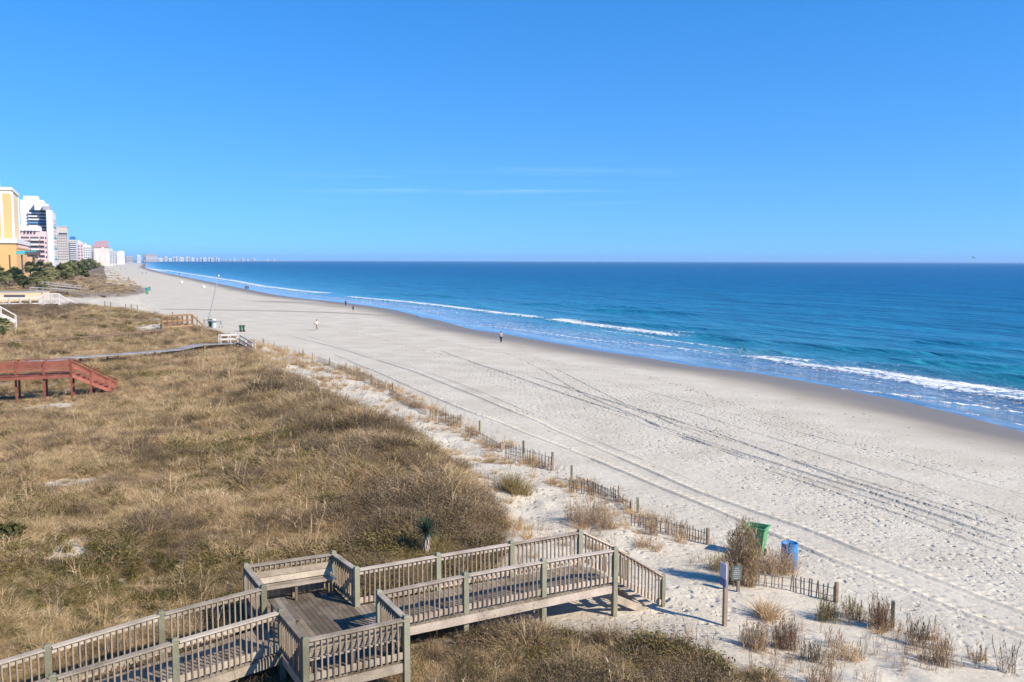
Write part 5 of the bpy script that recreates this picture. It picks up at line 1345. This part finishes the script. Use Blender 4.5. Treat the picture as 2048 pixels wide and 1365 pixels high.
for p, rr in bare: ok &= ~((np.hypot(X - p.x, Y_ - p.y) < rr * (0.6 + 0.8 * vnoise(X * 2, Y_ * 2, 4))) & (RNG.random(len(X)) < .92))
ok &= RNG.random(len(X)) < (.3 + .9 * sstep(.28, .5, fbm(X * .75, Y_ * .75, 61))) * (.3 + 1.1 * fbm(X * 2.1, Y_ * 2.1, 63))
X, Y_, Rr = X[ok], Y_[ok], Rr[ok]
n = len(X)
sv1 = soft_veg(X, Y_); f1 = fbm(X * .13, Y_ * .13, 81); f2 = fbm(X * .45, Y_ * .45, 82); f3 = fbm(X * .08 + 40, Y_ * .22, 83)
edge = 1 - sstep(.55, .98, sv1); rgd = np.exp(-(((X + 9.5 + .45 * (Y_ - 50)) / 6.5) ** 2)) * np.exp(-((Y_ - 50) / 26) ** 4)
reddip = np.exp(-(((X + 37) / 13) ** 2 + ((Y_ - 65) / 8) ** 4))
in2 = in_poly(X, Y_, VEG2); nearb = np.exp(-((X + 1) ** 2 + (Y_ - 27) ** 2) / 90)
ps = np.clip(.03 + 1.3 * (f2 - .53) + .5 * (f1 - .5) + .14 * in2 + .12 * nearb + .26 * rgd, 0.02, .6)
pl_ = np.clip(.02 + 1.4 * (f3 - .60) + (.14 + .5 * (f2 - .5)) * in2 + .34 * nearb + .06 * rgd, 0.01, .5)
po = np.clip(.30 + 1.8 * (.5 - f1), .06, .6)
u = RNG.random(n); kind = np.zeros(n, int)
isS = u < ps; isL = (~isS) & (u < ps + pl_); rest = ~(isS | isL)
kind[isS] = 5; kind[isL] = 6
u2 = RNG.random(n); kind[rest] = np.where(u2[rest] < po[rest] * (1 - .6 * edge[rest]), RNG.integers(3, 5, rest.sum()), np.array([0, 0, 1, 2, 2])[RNG.integers(0, 5, rest.sum())])
kind[(RNG.random(n) < .009) & rest] = 7
yk = on_ground(851, 1112); kind[(np.hypot(X - yk.x, Y_ - yk.y) < 1.2)] = 4; dk = in_poly(X, Y_, wpoly([(-60, 606), (130, 604), (170, 618), (110, 642), (-60, 640)])); kind[dk & (RNG.random(n) < .75)] = 5
kind[in_poly(X, Y_, wpoly([(262, 566), (292, 580), (300, 600), (230, 606), (150, 603), (150, 597), (240, 592), (272, 585)])) & (RNG.random(n) < .8)] = 11
sz = RNG.uniform(.65, 1.15, n) * (1 + np.clip((Rr - 30) / 130, 0, 2.2)) * (1 - .25 * (Rr < 30))
sz *= .3 + 1.4 * fbm(X * .7, Y_ * .7, 87)
sz *= 1 + .35 * rgd + (.1 + 1.1 * (fbm(X * .9, Y_ * .9, 99) - .3)) * in2 + .25 * nearb * (1 - in2); sz *= 1 - .45 * reddip
hz = RNG.uniform(.65, 1.2, n) * np.where(Rr > 120, 120 / Rr, 1) ** .85
scatter('dune_grass', X, Y_, kind, np.stack([sz, sz, sz * hz], -1))
# thin grass on the open sand strip
m_ = 30000; s_q = 16 + 110 * RNG.random(m_) ** 1.6; tq = tfe(s_q) - 13 * RNG.random(m_) ** 1.1 + RNG.normal(0, .6, m_)
xq, yq = xy(s_q, tq); rq = np.hypot(xq, yq)
pr = .03 + 2.3 * (.35 + .65 * sstep(26, 40, s_q)) * np.clip(fbm(xq * .42, yq * .42, 91) - .54, 0, 1) * 2.0 + .75 * np.exp(-((tq - tfe(s_q)) / 1.0) ** 2) * sstep(.3, .6, fbm(s_q * .22, s_q * 0, 17))
clear = [on_ground(1345, 1225), on_ground(1290, 1150), on_ground(1400, 1200)]
okq = (RNG.random(m_) < pr * .5) & ~veg_mask(xq, yq) & ~on_boardwalk(xq, yq)
for p in clear: okq &= np.hypot(xq - p.x, yq - p.y) > 2.6
xq, yq, rq = xq[okq], yq[okq], rq[okq]
kq = np.where(RNG.random(len(xq)) < .45, 8, np.where(RNG.random(len(xq)) < .45, 9, 10)); kq[(RNG.random(len(xq)) < .3 * sstep(24, 45, rq))] = 0; kq[(kq == 10) & (rq < 38)] = 8
zq_ = RNG.uniform(.6, 1.1, len(xq)) * (1 + np.clip((rq - 45) / 140, 0, .8)); scatter('beach_grass', xq, yq, kq, np.stack([zq_, zq_, zq_ * .9], -1))

# clumps one can tell apart
def clump(px, py, wpx, hpx, label, mat, style='stalk', dens=1.0, seed=0, name='grass_clump', cat='grass clump'):
    p = on_ground(px, py); k = float(np.linalg.norm(np.array([p.x, p.y, p.z - H]))) / F; w, h = wpx * k, hpx * k / .93
    o = thing(name, p, label, cat); rnd = random.Random(seed + int(px)); m = MB()
    area = max(1, w * w * .5) * dens
    for j in range(max(2, int(7 * area))):
        a = rnd.uniform(0, 6.283); r = w * .42 * math.sqrt(rnd.random()); c = Vector((math.cos(a) * r, math.sin(a) * r * .7, 0)); c.z = float(ground(p.x + c.x, p.y + c.y)) - p.z
        f = 1 - .45 * (r / (w * .5)) ** 2
        if style == 'stalk': q = stalks(seed + j, 11, h * f, .16, .007)
        elif style == 'mass':
            r_ = w * .36 * math.sqrt(rnd.random()); c = Vector((math.cos(a) * r_, math.sin(a) * r_ * .8, 0)); f = 1 - .55 * (r_ / (w * .4)) ** 2
            q = stalks(seed + j, 14, h * f, .15, .008, False)
            for kk in range(150):
                zc = h * f * (.12 + .85 * rnd.random()); rr_ = .3 * (1.15 - .6 * zc / (h * f)); e = Vector((rnd.gauss(0, .5), rnd.gauss(0, .5), 1)).normalized()
                blade(q, Vector((rnd.gauss(0, rr_ * .6), rnd.gauss(0, rr_ * .6), zc)), e, .17, .012, .3, rnd, 2)
        elif style == 'bush':
            q = scrub_tuft(seed + j, 16, h * f * .9, .5, .020); q2 = stalks(seed + j + 50, 9, h * f, .2, .007); q.add(q2.v, q2.f)
        else: q = tuft(seed + j, 34, h * f * 1.1, .14, .8, .009, .9)
        m.add([(a_ + c.x, b_ + c.y, c_z + c.z) for a_, b_, c_z in q.v], q.f)
    link('foliage', m, M[mat], o, False)
clump(1488, 1168, 84, 122, 'tall brown bush leaning against the green bin', 'scrub_reed', 'mass', 2.2, 11, 'brown_bush', 'bush')
clump(1445, 1140, 50, 42, 'low olive brush at the left foot of the tall brown bush', 'olive', 'bush', 1.3, 13)
clump(1555, 1148, 95, 62, 'brown brush spreading in front of the blue barrel', 'reed', 'bush', 1.6, 12)
clump(1030, 985, 80, 52, 'round olive tuft alone on white sand below the upright slatted fence', 'olive', 'tuft', 1.8, 14)
clump(985, 978, 46, 30, 'thin brown tuft touching the left side of the round olive tuft', 'reed', 'stalk', .8, 15)
clump(1185, 1050, 120, 62, 'wide brown scrub between the ramp end and the straw grown fence', 'reed', 'bush', .9, 16)
clump(1330, 1072, 95, 46, 'brown stalks growing over the half buried fence', 'reed', 'stalk', 1.1, 17)
clump(1300, 1095, 60, 36, 'pale straw tuft sprawling on sand above the stair', 'pale_straw', 'tuft', .8, 18)
clump(1537, 1236, 46, 46, 'single green and straw tuft below the long slatted fence', 'pale_straw', 'tuft', 2.0, 19)
clump(1512, 1298, 66, 56, 'stand of brown stalks right of the sign post foot', 'reed', 'stalk', 2.0, 20)
clump(1572, 1300, 56, 58, 'second stand of brown stalks, farther right from the sign post', 'reed', 'stalk', 2.0, 21)
clump(1655, 1240, 50, 50, 'olive stalks on a sand hump below the fence end', 'olive', 'stalk', 1.8, 22)
clump(1703, 1236, 44, 46, 'thin greenish stalks right of the fence end post', 'olive', 'stalk', 1.4, 23)
clump(1757, 1258, 46, 62, 'dense reddish brown stalks beside the weathered post', 'reed', 'stalk', 2.6, 24)
clump(1835, 1290, 46, 66, 'sparse tall stalks right of the weathered post', 'scrub', 'stalk', .9, 25)
clump(1880, 1330, 46, 52, 'sparse stalks among the buried slat tips', 'pale_straw', 'stalk', .9, 26)
clump(2000, 1345, 80, 70, 'thin stalks in the lower right corner of the sand', 'scrub', 'stalk', .6, 27)
clump(1640, 1372, 60, 66, 'brown stalks at the bottom edge of the picture', 'reed', 'stalk', 1.0, 28)
clump(1690, 1318, 70, 34, 'low straw brush in the hollow behind the brown stalks', 'straw', 'bush', .8, 29)
clump(1618, 1322, 44, 40, 'dark thin brush between the brown stalks and the hollow', 'scrub', 'stalk', 1.0, 30)
clump(880, 1150, 70, 46, 'dark green brush behind the middle of the ramp rail', 'leafy', 'bush', 1.4, 31)

# dry sprigs and shell grit washed up along the old tide lines
nw = 1500; sw = 18 + 150 * RNG.random(nw) ** 1.4
band = RNG.integers(0, 3, nw); tw = np.where(band == 0, tsh(sw) - 17 + 2.2 * (vnoise(sw * .08, sw * 0 + 2, 3) - .5), np.where(band == 1, 38 + 3 * (vnoise(sw * .05, sw * 0 + 7, 5) - .5), RNG.uniform(24, 60, nw))) + RNG.normal(0, .35, nw)
tw = np.minimum(tw, tsh(sw) - 9); xw, yw = xy(sw, tw); zw = ground(xw, yw) + .01; mw_ = MB(); rnd = random.Random(3)
for x_, y_, z_ in zip(xw, yw, zw):
    a = rnd.uniform(0, 3.14); l = rnd.uniform(.03, .13) * (1 + .4 * (rnd.random() < .1)); w2 = l * rnd.uniform(.15, .5); h2 = rnd.uniform(.015, .05); ca, sa_ = math.cos(a), math.sin(a)
    pts = [(x_ + ca * l, y_ + sa_ * l, z_), (x_ - sa_ * w2, y_ + ca * w2, z_), (x_ - ca * l, y_ - sa_ * l, z_), (x_ + sa_ * w2, y_ - ca * w2, z_), (x_, y_, z_ + h2)]
    mw_.add(pts, [(0, 1, 4), (1, 2, 4), (2, 3, 4), (3, 0, 4)])
wl_ = link('wrack_debris', mw_, M['scrub']); wl_['kind'] = 'stuff'

# ------------------------------------------------------------------ air, sky, sun, camera
hz_ = MB(); hz_.hexa([(-9000, -3000, -8), (16000, -3000, -8), (16000, 16000, -8), (-9000, 16000, -8), (-9000, -3000, 90), (16000, -3000, 90), (16000, 16000, 90), (-9000, 16000, 90)])
hm = bpy.data.materials.new('haze'); hm.use_nodes = True; nt = hm.node_tree; nt.nodes.clear()
ou = nt.nodes.new('ShaderNodeOutputMaterial'); pv = nt.nodes.new('ShaderNodeVolumePrincipled'); pv.inputs['Color'].default_value = (0.50, 0.71, 0.95, 1); pv.inputs['Density'].default_value = 6.5e-5; pv.inputs['Anisotropy'].default_value = 0.1
nt.links.new(pv.outputs[0], ou.inputs['Volume'])
hob = link('haze', hz_, hm); hob['kind'] = 'stuff'

w = bpy.data.worlds.new('World'); sc.world = w; w.use_nodes = True; nt = w.node_tree; L = nt.links.new
bg = nt.nodes['Background']; bg.inputs['Strength'].default_value = SKY_STRENGTH
sky = nt.nodes.new('ShaderNodeTexSky'); sky.sky_type = 'NISHITA'; sky.sun_disc = False; sky.sun_elevation = R(37); sky.sun_rotation = math.atan2(SUN_DIR.x, SUN_DIR.y)
sky.altitude = 0; sky.air_density = 1.0; sky.dust_density = 0.0; sky.ozone_density = 2.9
hs = nt.nodes.new('ShaderNodeHueSaturation'); hs.inputs['Saturation'].default_value = 1.38; hs.inputs['Hue'].default_value = 0.5065
L(sky.outputs[0], hs.inputs['Color'])
tc = nt.nodes.new('ShaderNodeTexCoord')
up_ = nt.nodes.new('ShaderNodeVectorMath'); up_.operation = 'MULTIPLY_ADD'; up_.inputs[1].default_value = (1, 1, .84); up_.inputs[2].default_value = (0, 0, .178); L(tc.outputs['Generated'], up_.inputs[0])
nm_ = nt.nodes.new('ShaderNodeVectorMath'); nm_.operation = 'NORMALIZE'; L(up_.outputs[0], nm_.inputs[0]); L(nm_.outputs[0], sky.inputs['Vector'])
mp = nt.nodes.new('ShaderNodeMapping'); mp.inputs['Scale'].default_value = (2.2, 2.2, 70); mp.inputs['Rotation'].default_value = (0, R(-3), 0)
nz = nt.nodes.new('ShaderNodeTexNoise'); nz.inputs['Scale'].default_value = 1.6; nz.inputs['Detail'].default_value = 5; nz.inputs['Distortion'].default_value = .5
L(tc.outputs['Generated'], mp.inputs['Vector']); L(mp.outputs[0], nz.inputs['Vector'])
cr_ = nt.nodes.new('ShaderNodeValToRGB'); cr_.color_ramp.elements[0].position = .55; cr_.color_ramp.elements[1].position = .8
L(nz.outputs['Fac'], cr_.inputs['Fac'])
sx = nt.nodes.new('ShaderNodeSeparateXYZ'); L(tc.outputs['Generated'], sx.inputs[0])
mk = nt.nodes.new('ShaderNodeValToRGB'); e = mk.color_ramp.elements; e[0].position = .055; e[0].color = (0, 0, 0, 1); e[1].position = .078; e[1].color = (1, 1, 1, 1)
e2 = e.new(.10); e2.color = (.6, .6, .6, 1); e3 = e.new(.125); e3.color = (0, 0, 0, 1)
L(sx.outputs['Z'], mk.inputs['Fac'])
mu = nt.nodes.new('ShaderNodeMath'); mu.operation = 'MULTIPLY'; L(cr_.outputs[0], mu.inputs[0])
az = nt.nodes.new('ShaderNodeValToRGB'); e = az.color_ramp.elements; e[0].position = .36; e[0].color = (0, 0, 0, 1); e[1].position = .46; e[1].color = (1, 1, 1, 1)
e4 = e.new(.52); e4.color = (1, 1, 1, 1); e5 = e.new(.62); e5.color = (0.1, 0.1, 0.1, 1)
ax_ = nt.nodes.new('ShaderNodeMath'); ax_.operation = 'MULTIPLY_ADD'; ax_.inputs[1].default_value = .5; ax_.inputs[2].default_value = .5; L(sx.outputs['X'], ax_.inputs[0]); L(ax_.outputs[0], az.inputs['Fac'])
mka = nt.nodes.new('ShaderNodeMath'); mka.operation = 'MULTIPLY'; L(mk.outputs[0], mka.inputs[0]); L(az.outputs[0], mka.inputs[1]); L(mka.outputs[0], mu.inputs[1])
mu2 = nt.nodes.new('ShaderNodeMath'); mu2.operation = 'MULTIPLY'; mu2.inputs[1].default_value = .15; L(mu.outputs[0], mu2.inputs[0])
mx = nt.nodes.new('ShaderNodeMix'); mx.data_type = 'RGBA'; L(mu2.outputs[0], mx.inputs[0]); L(hs.outputs[0], mx.inputs[6]); mx.inputs[7].default_value = (6.0, 7.2, 8.6, 1)
L(mx.outputs[2], bg.inputs['Color'])

sl = bpy.data.lights.new('sun', 'SUN'); sl.energy = 4.0; sl.angle = R(0.53); sl.color = (1.0, 0.90, 0.765)
so = bpy.data.objects.new('sun', sl); COL.objects.link(so); so.rotation_euler = (-SUN_DIR).to_track_quat('-Z', 'Y').to_euler()

cam = bpy.data.cameras.new('camera'); cam.sensor_fit = 'HORIZONTAL'; cam.sensor_width = 36; cam.lens = 36 * F / 2048; cam.clip_start = .1; cam.clip_end = 80000
co = bpy.data.objects.new('camera', cam); COL.objects.link(co)
mw = Matrix.Identity(4)
for i in range(3):
    mw[i][0] = RT[i]; mw[i][1] = UP[i]; mw[i][2] = -FW[i]
mw[2][3] = H
co.matrix_world = mw; sc.camera = co
sc.view_settings.view_transform = 'Standard'; sc.view_settings.look = 'None'; sc.view_settings.gamma = 1; sc.view_settings.exposure = 0.8
sc.cycles.volume_bounces = 0; sc.cycles.max_bounces = 6; sc.cycles.transparent_max_bounces = 8
